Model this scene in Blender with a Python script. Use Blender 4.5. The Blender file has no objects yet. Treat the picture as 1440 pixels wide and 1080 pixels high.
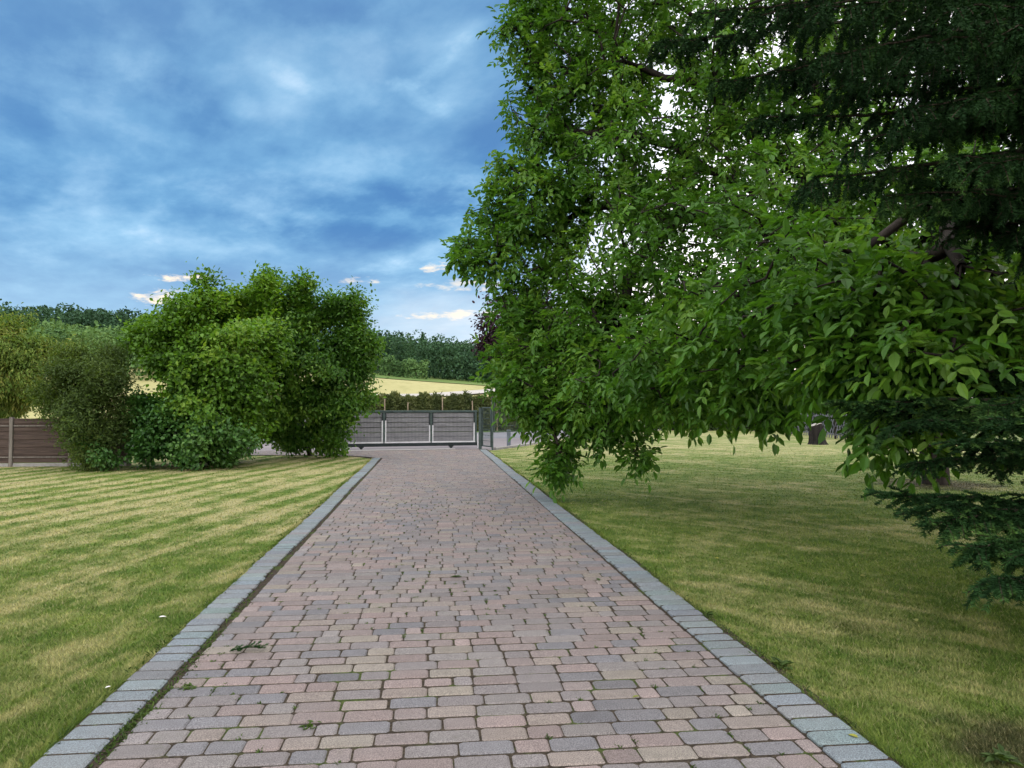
import bpy, math, random
import numpy as np
rng = np.random.default_rng(7)
random.seed(7)
SC = bpy.context.scene
COL = SC.collection
R = math.radians

# ------------------------------------------------------------------ camera and layout helpers
H, F = 1.5, 1040.0                      # eye height, focal length in pixels of a 1440 wide frame
YAW, PIT = R(6.31), math.atan(32 / 1040)
sy, cy = math.sin(YAW), math.cos(YAW)

def W(cx, d, z=0.0):                    # metres right of / ahead of the camera -> world
    return np.array([sy * d + cy * cx, cy * d - sy * cx, z])

def ray(px, py):
    a, b = (px - 720) / F, (540 - py) / F
    f = math.cos(PIT) - b * math.sin(PIT)
    return a / f, (math.sin(PIT) + b * math.cos(PIT)) / f

def P(px, py, d):                       # point seen at (px, py), d metres ahead
    a, b = ray(px, py)
    return W(a * d, d, H + b * d)

def G(px, py):                          # ground point seen at (px, py)
    a, b = ray(px, py)
    d = -H / b
    return W(a * d, d, 0.0)

# ------------------------------------------------------------------ mesh helpers
def link(o, parent=None):
    COL.objects.link(o)
    if parent is not None:
        o.parent = parent
    return o

def tag(o, label=None, cat=None, group=None, kind=None):
    if label: o['label'] = label
    if cat: o['category'] = cat
    if group: o['group'] = group
    if kind: o['kind'] = kind
    return o

def empty(name, loc, label=None, cat=None, group=None):
    o = bpy.data.objects.new(name, None)
    o.location = loc
    o.empty_display_size = .2
    link(o)
    return tag(o, label, cat, group)

def mesh_obj(name, v, faces, mat, parent=None, attr=None, col=None, smooth=False, world=True):
    """faces: (M,k) array or list of arrays; world: vertices are world coordinates (made local to the parent's base)"""
    v = np.asarray(v, dtype=np.float32).reshape(-1, 3)
    if parent is not None and world:
        p, off = parent, np.zeros(3, dtype=np.float32)
        while p is not None:
            off = off + np.array(p.location, dtype=np.float32)
            p = p.parent
        v = v - off
    if not isinstance(faces, list):
        faces = [faces]
    faces = [np.asarray(f, dtype=np.int32) for f in faces if len(f)]
    me = bpy.data.meshes.new(name)
    me.vertices.add(len(v))
    me.vertices.foreach_set('co', v.ravel())
    loops = np.concatenate([f.ravel() for f in faces])
    sizes = np.concatenate([np.full(len(f), f.shape[1], dtype=np.int32) for f in faces])
    starts = np.concatenate([[0], np.cumsum(sizes)[:-1]]).astype(np.int32)
    me.loops.add(len(loops))
    me.loops.foreach_set('vertex_index', loops)
    me.polygons.add(len(sizes))
    me.polygons.foreach_set('loop_start', starts)
    me.polygons.foreach_set('loop_total', sizes)
    me.polygons.foreach_set('use_smooth', np.full(len(sizes), smooth))
    if attr is not None:
        a = me.attributes.new('rnd', 'FLOAT', 'POINT')
        a.data.foreach_set('value', np.asarray(attr, dtype=np.float32))
    if col is not None:
        a = me.attributes.new('tint', 'FLOAT_COLOR', 'POINT')
        c = np.ones((len(v), 4), dtype=np.float32)
        c[:, :3] = col
        a.data.foreach_set('color', c.ravel())
    me.materials.append(mat)
    me.update(calc_edges=True)
    me.validate()
    return link(bpy.data.objects.new(name, me), parent)

class MB:
    """collects boxes and tubes into one mesh"""
    def __init__(s): s.v, s.q, s.t, s.n = [], [], [], 0
    def add(s, v, q=None, t=None):
        v = np.asarray(v, dtype=float).reshape(-1, 3)
        s.v.append(v)
        if q is not None and len(q): s.q.append(np.asarray(q) + s.n)
        if t is not None and len(t): s.t.append(np.asarray(t) + s.n)
        s.n += len(v)
    def bar(s, a, b, w, h, up=(0, 0, 1), bev=0.0):       # box from a to b, w sideways, h upwards
        a, b, up = np.array(a, float), np.array(b, float), np.array(up, float)
        d = b - a; L = np.linalg.norm(d); d /= L
        side = np.cross(d, up); side /= np.linalg.norm(side)
        u = np.cross(side, d)
        e = min(w, h) * .5 * bev
        prof = [(-w/2+e, -h/2), (w/2-e, -h/2), (w/2, -h/2+e), (w/2, h/2-e), (w/2-e, h/2), (-w/2+e, h/2), (-w/2, h/2-e), (-w/2, -h/2+e)] if e > 0 else \
               [(-w/2, -h/2), (w/2, -h/2), (w/2, h/2), (-w/2, h/2)]
        n = len(prof)
        v = [a + side*x + u*y for x, y in prof] + [b + side*x + u*y for x, y in prof]
        q = [[i, (i+1) % n, n + (i+1) % n, n + i] for i in range(n)]
        t = [[0, i+1, i] for i in range(1, n-1)] + [[n, n+i, n+i+1] for i in range(1, n-1)]
        s.add(v, q, t)
    def tube(s, pts, rad, k=8, cap=True, wob=0.0):
        pts = np.asarray(pts, float); n = len(pts)
        rad = np.broadcast_to(np.asarray(rad, float), (n,))
        tan = np.gradient(pts, axis=0); tan /= np.linalg.norm(tan, axis=1)[:, None]
        ref = np.array([0, 0, 1.]) if abs(tan[0][2]) < .9 else np.array([1., 0, 0])
        A = np.cross(tan, ref); A /= np.linalg.norm(A, axis=1)[:, None]
        B = np.cross(tan, A)
        th = np.linspace(0, 2*np.pi, k, endpoint=False)
        rr = rad[:, None] * (1 + wob * rng.normal(size=(n, k)))
        v = pts[:, None] + rr[..., None] * (np.cos(th)[None, :, None]*A[:, None] + np.sin(th)[None, :, None]*B[:, None])
        q = [[i*k+j, i*k+(j+1) % k, (i+1)*k+(j+1) % k, (i+1)*k+j] for i in range(n-1) for j in range(k)]
        t = []
        if cap:
            t = [[0, j+1, j] for j in range(1, k-1)] + [[(n-1)*k, (n-1)*k+j, (n-1)*k+j+1] for j in range(1, k-1)]
        s.add(v.reshape(-1, 3), q, t)
    def build(s, name, mat, parent=None, smooth=False):
        f = []
        if s.q: f.append(np.concatenate(s.q))
        if s.t: f.append(np.concatenate(s.t))
        return mesh_obj(name, np.concatenate(s.v), f, mat, parent, smooth=smooth)

def unit(a):
    return a / (np.linalg.norm(a, axis=-1, keepdims=True) + 1e-9)

def rand_dir(n):
    return unit(rng.normal(size=(n, 3)))

def leaves_geo(pos, d, nrm, L, wr=.45, curl=.18, fold=.22):
    """pointed oval leaves: 6 vertices, two quads folded along the midrib"""
    n = len(pos); d = unit(d); s = unit(np.cross(d, nrm)); u = np.cross(s, d)
    L = np.broadcast_to(L, (n,))[:, None]
    w = L * np.broadcast_to(wr, (n,))[:, None] * .5
    def pt(a, b, c): return pos + d*L*a + s*w*b + u*L*c
    f = fold * .5
    v = np.stack([pt(0, 0, 0), pt(.28, .85, f*.45), pt(.65, .9, f*.45-curl*.3), pt(1, 0, -curl), pt(.65, -.9, f*.45-curl*.3), pt(.28, -.85, f*.45)], 1)
    b = np.arange(n)[:, None] * 6
    q = np.concatenate([b + np.array([[0, 1, 2, 3]]), b + np.array([[0, 3, 4, 5]])])
    return v.reshape(-1, 3), q

def grow(limbs, tips, step=.4, wander=.12, pen=.35, tip_r=.006, sag=.0, p=2.3):
    """skeleton: limb polylines first (first point of each joins the nearest node), then every tip joins by the cheapest way"""
    cap = 200000
    X = np.zeros((cap, 3)); par = -np.ones(cap, int); plen = np.zeros(cap); n = 0
    def run(start, end_pts):
        nonlocal n
        cur = start
        for e in end_pts:
            a = X[cur]; dist = np.linalg.norm(e - a); k = max(1, int(dist / step))
            off = np.zeros(3)
            for i in range(1, k + 1):
                t = i / k
                off = off * .7 + rng.normal(size=3) * wander * step * (0 if i == k else 1)
                X[n] = a + (e - a) * t + off + np.array([0, 0, sag * dist * t * (1 - t) * 4])
                par[n] = cur; plen[n] = plen[cur] + dist / k
                cur = n; n += 1
        return cur
    X[0] = limbs[0][0]; n = 1
    run(0, limbs[0][1:])
    for l in limbs[1:]:
        j = int(np.argmin(((X[:n] - l[0])**2).sum(1)))
        run(j, l[1:])
    tips = np.asarray(tips)
    d0 = np.min(np.linalg.norm(tips[:, None] - X[None, :n:2], axis=2), axis=1)
    ends = []
    for i in np.argsort(d0):
        c = np.sqrt(((X[:n] - tips[i])**2).sum(1)) + pen * plen[:n] * .25
        ends.append(run(int(np.argmin(c)), [tips[i]]))
    X, par = X[:n], par[:n]
    w = np.zeros(n); w[ends] = 1
    for i in range(n - 1, 0, -1):
        w[par[i]] += w[i]
    w = np.maximum(w, 1)
    rad = tip_r * w ** (1 / p)
    return X, par, rad, np.array(ends)

def skeleton_geo(X, par, rad, k=5, rmin=0.0, rmax_ratio=1.5):
    idx = np.where((par >= 0) & (rad > rmin))[0]
    a, b = X[par[idx]], X[idx]
    best = np.zeros(len(X)); np.maximum.at(best, par[idx], rad[idx])
    main = rad[idx] >= best[par[idx]] - 1e-12
    ra, rb = np.where(main, rad[par[idx]], np.minimum(rad[par[idx]], rad[idx] * rmax_ratio)), rad[idx]
    t = unit(b - a)
    ref = np.where(np.abs(t[:, 2:3]) < .9, np.array([[0, 0, 1.]]), np.array([[1., 0, 0]]))
    A = unit(np.cross(t, ref)); B = np.cross(t, A)
    b = b + t * rb[:, None] * .4
    th = np.linspace(0, 2*np.pi, k, endpoint=False)
    ring = np.cos(th)[None, :, None]*A[:, None] + np.sin(th)[None, :, None]*B[:, None]
    v = np.concatenate([a[:, None] + ring*ra[:, None, None], b[:, None] + ring*rb[:, None, None]], 1)
    base = np.arange(len(idx))[:, None, None] * 2 * k
    j = np.arange(k)
    q = np.stack([j, (j+1) % k, k + (j+1) % k, k + j], 1)[None]
    return v.reshape(-1, 3), (base + q).reshape(-1, 4)

def in_ball(n, c, r, bias=.5):
    u = rand_dir(n) * (rng.random((n, 1)) ** bias)
    return np.asarray(c) + u * np.asarray(r)

# ------------------------------------------------------------------ materials
class NT:
    def __init__(s, nt):
        s.nt = nt; nt.nodes.clear()
    def n(s, t, **kw):
        o = s.nt.nodes.new(t)
        for k, v in kw.items():
            if k.startswith('i_'):
                key = k[2:]
                o.inputs[int(key) if key.isdigit() else key.replace('_', ' ')].default_value = v
            else: setattr(o, k, v)
        return o
    def l(s, a, b): s.nt.links.new(a, b)
    def math(s, op, a, b=None, c=None, clamp=False):
        o = s.n('ShaderNodeMath', operation=op, use_clamp=clamp)
        for i, x in enumerate((a, b, c)):
            if x is None: continue
            if isinstance(x, (int, float)): o.inputs[i].default_value = x
            else: s.l(x, o.inputs[i])
        return o.outputs[0]
    def mix(s, f, a, b, mode='MIX'):
        o = s.n('ShaderNodeMix', data_type='RGBA', blend_type=mode)
        for i, x in ((0, f), (6, a), (7, b)):
            if isinstance(x, (int, float)): o.inputs[i].default_value = x
            elif isinstance(x, (tuple, list)): o.inputs[i].default_value = (*x[:3], 1)
            else: s.l(x, o.inputs[i])
        return o.outputs[2]
    def noise(s, vec, scale, detail=4, rough=.55, dist=0.0):
        o = s.n('ShaderNodeTexNoise', i_Scale=scale, i_Detail=detail, i_Roughness=rough, i_Distortion=dist)
        if vec is not None: s.l(vec, o.inputs['Vector'])
        return o.outputs['Fac']
    def smooth(s, x, lo, hi, a=0.0, b=1.0):
        o = s.n('ShaderNodeMapRange', interpolation_type='SMOOTHSTEP')
        s.l(x, o.inputs[0])
        for i, q in enumerate((lo, hi, a, b)): o.inputs[i+1].default_value = q
        return o.outputs[0]
    def mapping(s, vec, scale=(1, 1, 1), rot=(0, 0, 0), loc=(0, 0, 0)):
        o = s.n('ShaderNodeMapping'); s.l(vec, o.inputs[0])
        o.inputs['Scale'].default_value = scale; o.inputs['Rotation'].default_value = rot; o.inputs['Location'].default_value = loc
        return o.outputs[0]

def new_mat(name):
    m = bpy.data.materials.new(name); m.use_nodes = True
    return m, NT(m.node_tree)

def finish(t, bsdf, disp=None):
    out = t.n('ShaderNodeOutputMaterial')
    t.l(bsdf, out.inputs['Surface'])

def principled(t, col, rough=.6, metal=0.0, spec=.5, bump=None, bstr=.3, bdist=.01):
    b = t.n('ShaderNodeBsdfPrincipled')
    if isinstance(col, (tuple, list)): b.inputs['Base Color'].default_value = (*col, 1)
    else: t.l(col, b.inputs['Base Color'])
    if isinstance(rough, (int, float)): b.inputs['Roughness'].default_value = rough
    else: t.l(rough, b.inputs['Roughness'])
    b.inputs['Metallic'].default_value = metal
    b.inputs['Specular IOR Level'].default_value = spec
    if bump is not None:
        bn = t.n('ShaderNodeBump', i_Strength=bstr, i_Distance=bdist)
        t.l(bump, bn.inputs['Height']); t.l(bn.outputs[0], b.inputs['Normal'])
    return b.outputs[0]

def plain_mat(name, col, rough=.6, metal=0.0, var=.25, scale=6.0, bstr=.15, stretch=(1, 1, 1), spec=.5):
    m, t = new_mat(name)
    co = t.n('ShaderNodeTexCoord').outputs['Object']
    v = t.mapping(co, stretch)
    n1 = t.noise(v, scale, 6)
    n2 = t.noise(v, scale * 9, 3)
    f = t.math('ADD', t.math('MULTIPLY', n1, .7), t.math('MULTIPLY', n2, .3))
    c = t.mix(t.smooth(f, .3, .7), tuple(x * (1 - var) for x in col), tuple(min(1, x * (1 + var)) for x in col))
    finish(t, principled(t, c, rough, metal, spec, n2, bstr, .004))
    return m

def leaf_mat(name, dark, mid, light, trans=.3, rough=.5, nscale=.7, spec=.35):
    m, t = new_mat(name)
    a = t.n('ShaderNodeAttribute', attribute_name='rnd').outputs['Fac']
    pos = t.n('ShaderNodeNewGeometry').outputs['Position']
    nz = t.noise(pos, nscale, 2)
    f = t.math('ADD', t.math('MULTIPLY', a, .65), t.math('MULTIPLY', t.smooth(nz, .3, .7), .35))
    rp = t.n('ShaderNodeValToRGB')
    e = rp.color_ramp.elements
    e[0].position = .05; e[0].color = (*dark, 1)
    e[1].position = .95; e[1].color = (*light, 1)
    k = e.new(.55); k.color = (*mid, 1)
    t.l(f, rp.inputs[0])
    p = principled(t, rp.outputs[0], rough, spec=spec)
    tr = t.n('ShaderNodeBsdfTranslucent')
    t.l(t.mix(1.0, rp.outputs[0], (1.3, 1.25, .55), 'MULTIPLY'), tr.inputs[0])
    ms = t.n('ShaderNodeMixShader'); ms.inputs[0].default_value = trans
    t.l(p, ms.inputs[1]); t.l(tr.outputs[0], ms.inputs[2])
    finish(t, ms.outputs[0])
    return m

M = {}
M['walnut_leaf'] = leaf_mat('walnut_leaf', (.036, .115, .014), (.095, .245, .026), (.22, .39, .058), .43, .4)
M['hazel_leaf'] = leaf_mat('hazel_leaf', (.046, .125, .012), (.13, .29, .024), (.28, .43, .05), .4, .45)
M['hornbeam_leaf'] = leaf_mat('hornbeam_leaf', (.034, .104, .014), (.084, .215, .023), (.19, .33, .04), .4, .45)
M['ivy_leaf'] = leaf_mat('ivy_leaf', (.027, .09, .018), (.062, .17, .029), (.13, .26, .048), .28, .4)
M['olive_leaf'] = leaf_mat('olive_leaf', (.040, .080, .016), (.078, .135, .024), (.16, .235, .043), .33, .6)
M['cypress_leaf'] = leaf_mat('cypress_leaf', (.06, .15, .028), (.18, .27, .045), (.42, .40, .10), .3, .6, .9)
M['purple_leaf'] = leaf_mat('purple_leaf', (.018, .007, .014), (.035, .012, .022), (.07, .022, .035), .25, .5)
M['hedge_leaf'] = leaf_mat('hedge_leaf', (.06, .09, .026), (.12, .155, .045), (.21, .23, .085), .3, .6)
M['back_leaf'] = leaf_mat('back_leaf', (.012, .030, .007), (.026, .058, .011), (.055, .10, .02), .2, .6)
M['needle'] = leaf_mat('needle', (.007, .026, .008), (.022, .068, .017), (.12, .24, .05), .1, .75, 1.2, .15)
M['wood_leaf'] = leaf_mat('wood_leaf', (.020, .062, .028), (.040, .105, .044), (.080, .165, .058), .15, .8, .06)
M['grove_leaf'] = leaf_mat('grove_leaf', (.055, .13, .038), (.10, .20, .052), (.18, .29, .075), .15, .8, .08)
M['weed_leaf'] = leaf_mat('weed_leaf', (.03, .06, .01), (.06, .11, .018), (.11, .17, .03), .25, .6, 3)
M['fallen'] = leaf_mat('fallen', (.10, .14, .02), (.25, .26, .04), (.42, .38, .06), .1, .6, 9)
M['petal'] = plain_mat('petal', (.75, .73, .68), .7)
M['bark'] = plain_mat('bark', (.036, .030, .024), .9, var=.5, scale=9, bstr=.8, stretch=(1, 1, .25), spec=.2)
M['twig'] = plain_mat('twig', (.05, .042, .028), .85, var=.4, scale=20, spec=.2)
M['stump_bark'] = plain_mat('stump_bark', (.026, .023, .020), .95, var=.6, scale=8, bstr=1.0, stretch=(1, 1, .2), spec=.2)
M['cut_wood'] = plain_mat('cut_wood', (.36, .33, .28), .8, var=.2, scale=10)
M['gate_green'] = plain_mat('gate_green', (.085, .125, .115), .45, var=.25, scale=5, metal=.3)
M['gate_dark'] = plain_mat('gate_dark', (.028, .042, .044), .5, var=.25, scale=5, metal=.2)
M['gate_white'] = plain_mat('gate_white', (.80, .81, .83), .5, var=.10, scale=4)
M['gate_strip'] = plain_mat('gate_strip', (.37, .37, .385), .7, var=.16, scale=3, stretch=(1, 1, 4))
M['steel'] = plain_mat('steel', (.23, .28, .33), .45, metal=.5, var=.15)
M['fence_plank'] = plain_mat('fence_plank', (.085, .060, .046), .85, var=.45, scale=3, stretch=(.5, .5, 9), bstr=.5)
M['fence_post'] = plain_mat('fence_post', (.20, .18, .15), .85, var=.3, scale=5, stretch=(6, 6, .7))
M['lattice'] = plain_mat('lattice', (.17, .18, .20), .8, var=.35, scale=7)
M['concrete'] = plain_mat('concrete', (.34, .33, .31), .9, var=.2, scale=12, bstr=.3)
M['stake'] = plain_mat('stake', (.34, .27, .18), .8, var=.25, scale=8)

# --- ground materials
def xy(t):
    pos = t.n('ShaderNodeNewGeometry').outputs['Position']
    mm = t.n('ShaderNodeVectorMath', operation='MULTIPLY'); t.l(pos, mm.inputs[0]); mm.inputs[1].default_value = (1, 1, 0)
    return mm.outputs[0]

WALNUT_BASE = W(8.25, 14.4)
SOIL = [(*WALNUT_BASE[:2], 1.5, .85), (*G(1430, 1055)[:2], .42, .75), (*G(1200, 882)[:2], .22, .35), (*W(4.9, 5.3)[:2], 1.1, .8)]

def lawn_colour(t):
    p = xy(t)
    sep = t.n('ShaderNodeSeparateXYZ'); t.l(p, sep.inputs[0])
    right = t.math('GREATER_THAN', sep.outputs[0], .2)
    # the mower went about 12 degrees right of the drive on one lawn, across on the other
    vl = t.mapping(p, rot=(0, 0, R(12.3)))
    vr = t.mapping(p, rot=(0, 0, R(-38)))
    mv = t.n('ShaderNodeMix', data_type='VECTOR'); t.l(right, mv.inputs[0]); t.l(vl, mv.inputs[4]); t.l(vr, mv.inputs[5])
    v = mv.outputs[1]
    streak = t.noise(t.mapping(v, (3.4, .22, 1)), 1.0, 6, .66, .5)
    fine = t.noise(t.mapping(v, (13, 1.9, 1)), 1.0, 5, .7, .4)
    patch = t.noise(p, .55, 5, .62, .4)
    blotch = t.noise(p, 2.6, 5, .65, .3)
    grain = t.noise(p, 55, 3, .7)
    sepv = t.n('ShaderNodeSeparateXYZ'); t.l(v, sepv.inputs[0])
    wob = t.math('MULTIPLY', t.noise(p, .35, 3), .5)
    st = t.math('SINE', t.math('MULTIPLY', t.math('ADD', sepv.outputs[0], wob), 2*math.pi/.62))
    st = t.math('MULTIPLY_ADD', st, .5, .5)
    dry = t.math('ADD', t.math('MULTIPLY', streak, .48), t.math('MULTIPLY', patch, .60))
    dry = t.math('ADD', dry, t.math('MULTIPLY', fine, .48))
    dry = t.math('ADD', dry, t.math('MULTIPLY', blotch, .46))
    dry = t.math('ADD', dry, t.math('MULTIPLY', t.math('MULTIPLY', st, t.mix(right, t.smooth(sep.outputs[1], 4, 12), t.smooth(sep.outputs[1], 17, 25))), .18))
    g = t.mix(t.smooth(blotch, .35, .68), (.100, .176, .026), (.190, .262, .050))
    g = t.mix(t.math('MULTIPLY', st, .25), g, (.20, .26, .055))
    c = t.mix(t.smooth(dry, .96, 1.24), g, (.45, .415, .205))
    c = t.mix(t.smooth(dry, 1.24, 1.42, 0, .5), c, (.27, .21, .13))
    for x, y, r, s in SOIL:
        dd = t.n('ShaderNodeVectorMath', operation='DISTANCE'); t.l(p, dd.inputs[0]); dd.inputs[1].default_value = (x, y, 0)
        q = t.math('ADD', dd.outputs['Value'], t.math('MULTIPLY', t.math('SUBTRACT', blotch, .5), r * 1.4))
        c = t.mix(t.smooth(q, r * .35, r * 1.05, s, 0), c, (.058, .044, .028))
    return c, grain

def make_lawn_mat():
    m, t = new_mat('lawn_ground')
    c, grain = lawn_colour(t)
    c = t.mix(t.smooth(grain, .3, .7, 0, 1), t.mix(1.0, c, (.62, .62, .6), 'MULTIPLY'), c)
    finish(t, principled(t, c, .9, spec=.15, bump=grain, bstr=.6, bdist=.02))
    return m
def make_blade_mat():
    m, t = new_mat('grass_blade')
    c, grain = lawn_colour(t)
    a = t.n('ShaderNodeAttribute', attribute_name='rnd').outputs['Fac']
    c = t.mix(t.smooth(a, 0, 1, 0, .75), t.mix(1.0, c, (.68, .78, .62), 'MULTIPLY'), t.mix(1.0, c, (1.7, 1.58, 1.34), 'MULTIPLY'))
    c = t.mix(t.smooth(a, .86, .95, 0, .7), c, (.42, .37, .19))
    p = principled(t, c, .6, spec=.25)
    tr = t.n('ShaderNodeBsdfTranslucent'); t.l(c, tr.inputs[0])
    ms = t.n('ShaderNodeMixShader'); ms.inputs[0].default_value = .35
    t.l(p, ms.inputs[1]); t.l(tr.outputs[0], ms.inputs[2])
    finish(t, ms.outputs[0])
    return m
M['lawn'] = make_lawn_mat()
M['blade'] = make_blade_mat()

def make_paver_mat(name, speck=.22, moss=.5):
    m, t = new_mat(name)
    tint = t.n('ShaderNodeAttribute', attribute_name='tint').outputs['Color']
    p = t.n('ShaderNodeNewGeometry').outputs['Position']
    n1 = t.noise(p, 190, 2, .7); n2 = t.noise(p, 14, 5, .65); n3 = t.noise(p, 1.1, 4, .6); n4 = t.noise(p, 60, 4, .7)
    c = t.mix(t.smooth(n1, .3, .72), t.mix(1.0, tint, (.52,)*3, 'MULTIPLY'), t.mix(1.0, tint, (1.5,)*3, 'MULTIPLY'))
    c = t.mix(t.smooth(n2, .35, .7, 0, .5), c, t.mix(1.0, c, (.78, .76, .76), 'MULTIPLY'))
    c = t.mix(t.smooth(n3, .35, .7, 0, .35), c, (.20, .185, .175))
    c = t.mix(t.smooth(n4, .60, .78, 0, .35), c, (.07, .065, .06))
    c = t.mix(t.math('MULTIPLY', t.smooth(n2, .56, .72), t.smooth(n3, .45, .7, 0, moss)), c, (.085, .10, .045))
    finish(t, principled(t, c, .85, spec=.3, bump=t.math('ADD', n1, t.math('MULTIPLY', n4, 1.3)), bstr=.45, bdist=.004))
    return m
M['paver'] = make_paver_mat('concrete_paver')
M['kerb_stone'] = make_paver_mat('kerb_stone', moss=.3)

def make_joint_mat():
    m, t = new_mat('joint_soil')
    p = xy(t)
    a = t.noise(p, 3.2, 4, .6); b = t.noise(p, 40, 3, .7)
    c = t.mix(t.smooth(b, .35, .65), (.030, .024, .018), (.075, .060, .042))
    c = t.mix(t.smooth(a, .54, .64, 0, .8), c, t.mix(t.smooth(b, .3, .7), (.03, .05, .012), (.085, .12, .025)))
    finish(t, principled(t, c, .95, spec=.1, bump=b, bstr=.8, bdist=.006))
    return m
M['joint'] = make_joint_mat()

def noise_ground(name, c1, c2, c3, s1=.2, s2=3.0, rough=.9, stretch=(1, 1, 1), rot=0):
    m, t = new_mat(name)
    p = t.mapping(xy(t), stretch, (0, 0, rot))
    a = t.noise(p, s1, 5, .6); b = t.noise(p, s2, 4, .65)
    c = t.mix(t.smooth(a, .35, .65), c1, c2)
    c = t.mix(t.smooth(b, .42, .75, 0, .7), c, c3)
    finish(t, principled(t, c, rough, spec=.2, bump=b, bstr=.3, bdist=.03))
    return m
M['asphalt'] = noise_ground('asphalt', (.17, .175, .19), (.20, .205, .22), (.15, .15, .16), .3, 60)
M['footway'] = noise_ground('footway', (.26, .235, .235), (.22, .20, .205), (.17, .155, .155), .5, 18)
M['terrain'] = noise_ground('meadow', (.11, .15, .035), (.16, .19, .05), (.09, .12, .03), .05, .8)
M['grain'] = noise_ground('grain', (.35, .325, .135), (.41, .38, .17), (.28, .27, .10), .03, .5, stretch=(1, .18, 1), rot=R(60))
M['green_strip'] = noise_ground('young_crop', (.10, .165, .035), (.14, .20, .05), (.08, .13, .03), .05, .7)
M['track'] = noise_ground('gravel_track', (.42, .40, .36), (.48, .45, .40), (.34, .32, .28), .1, 2)
M['verge'] = noise_ground('verge_grass', (.060, .13, .022), (.10, .17, .032), (.05, .10, .02), .3, 5)

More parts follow.
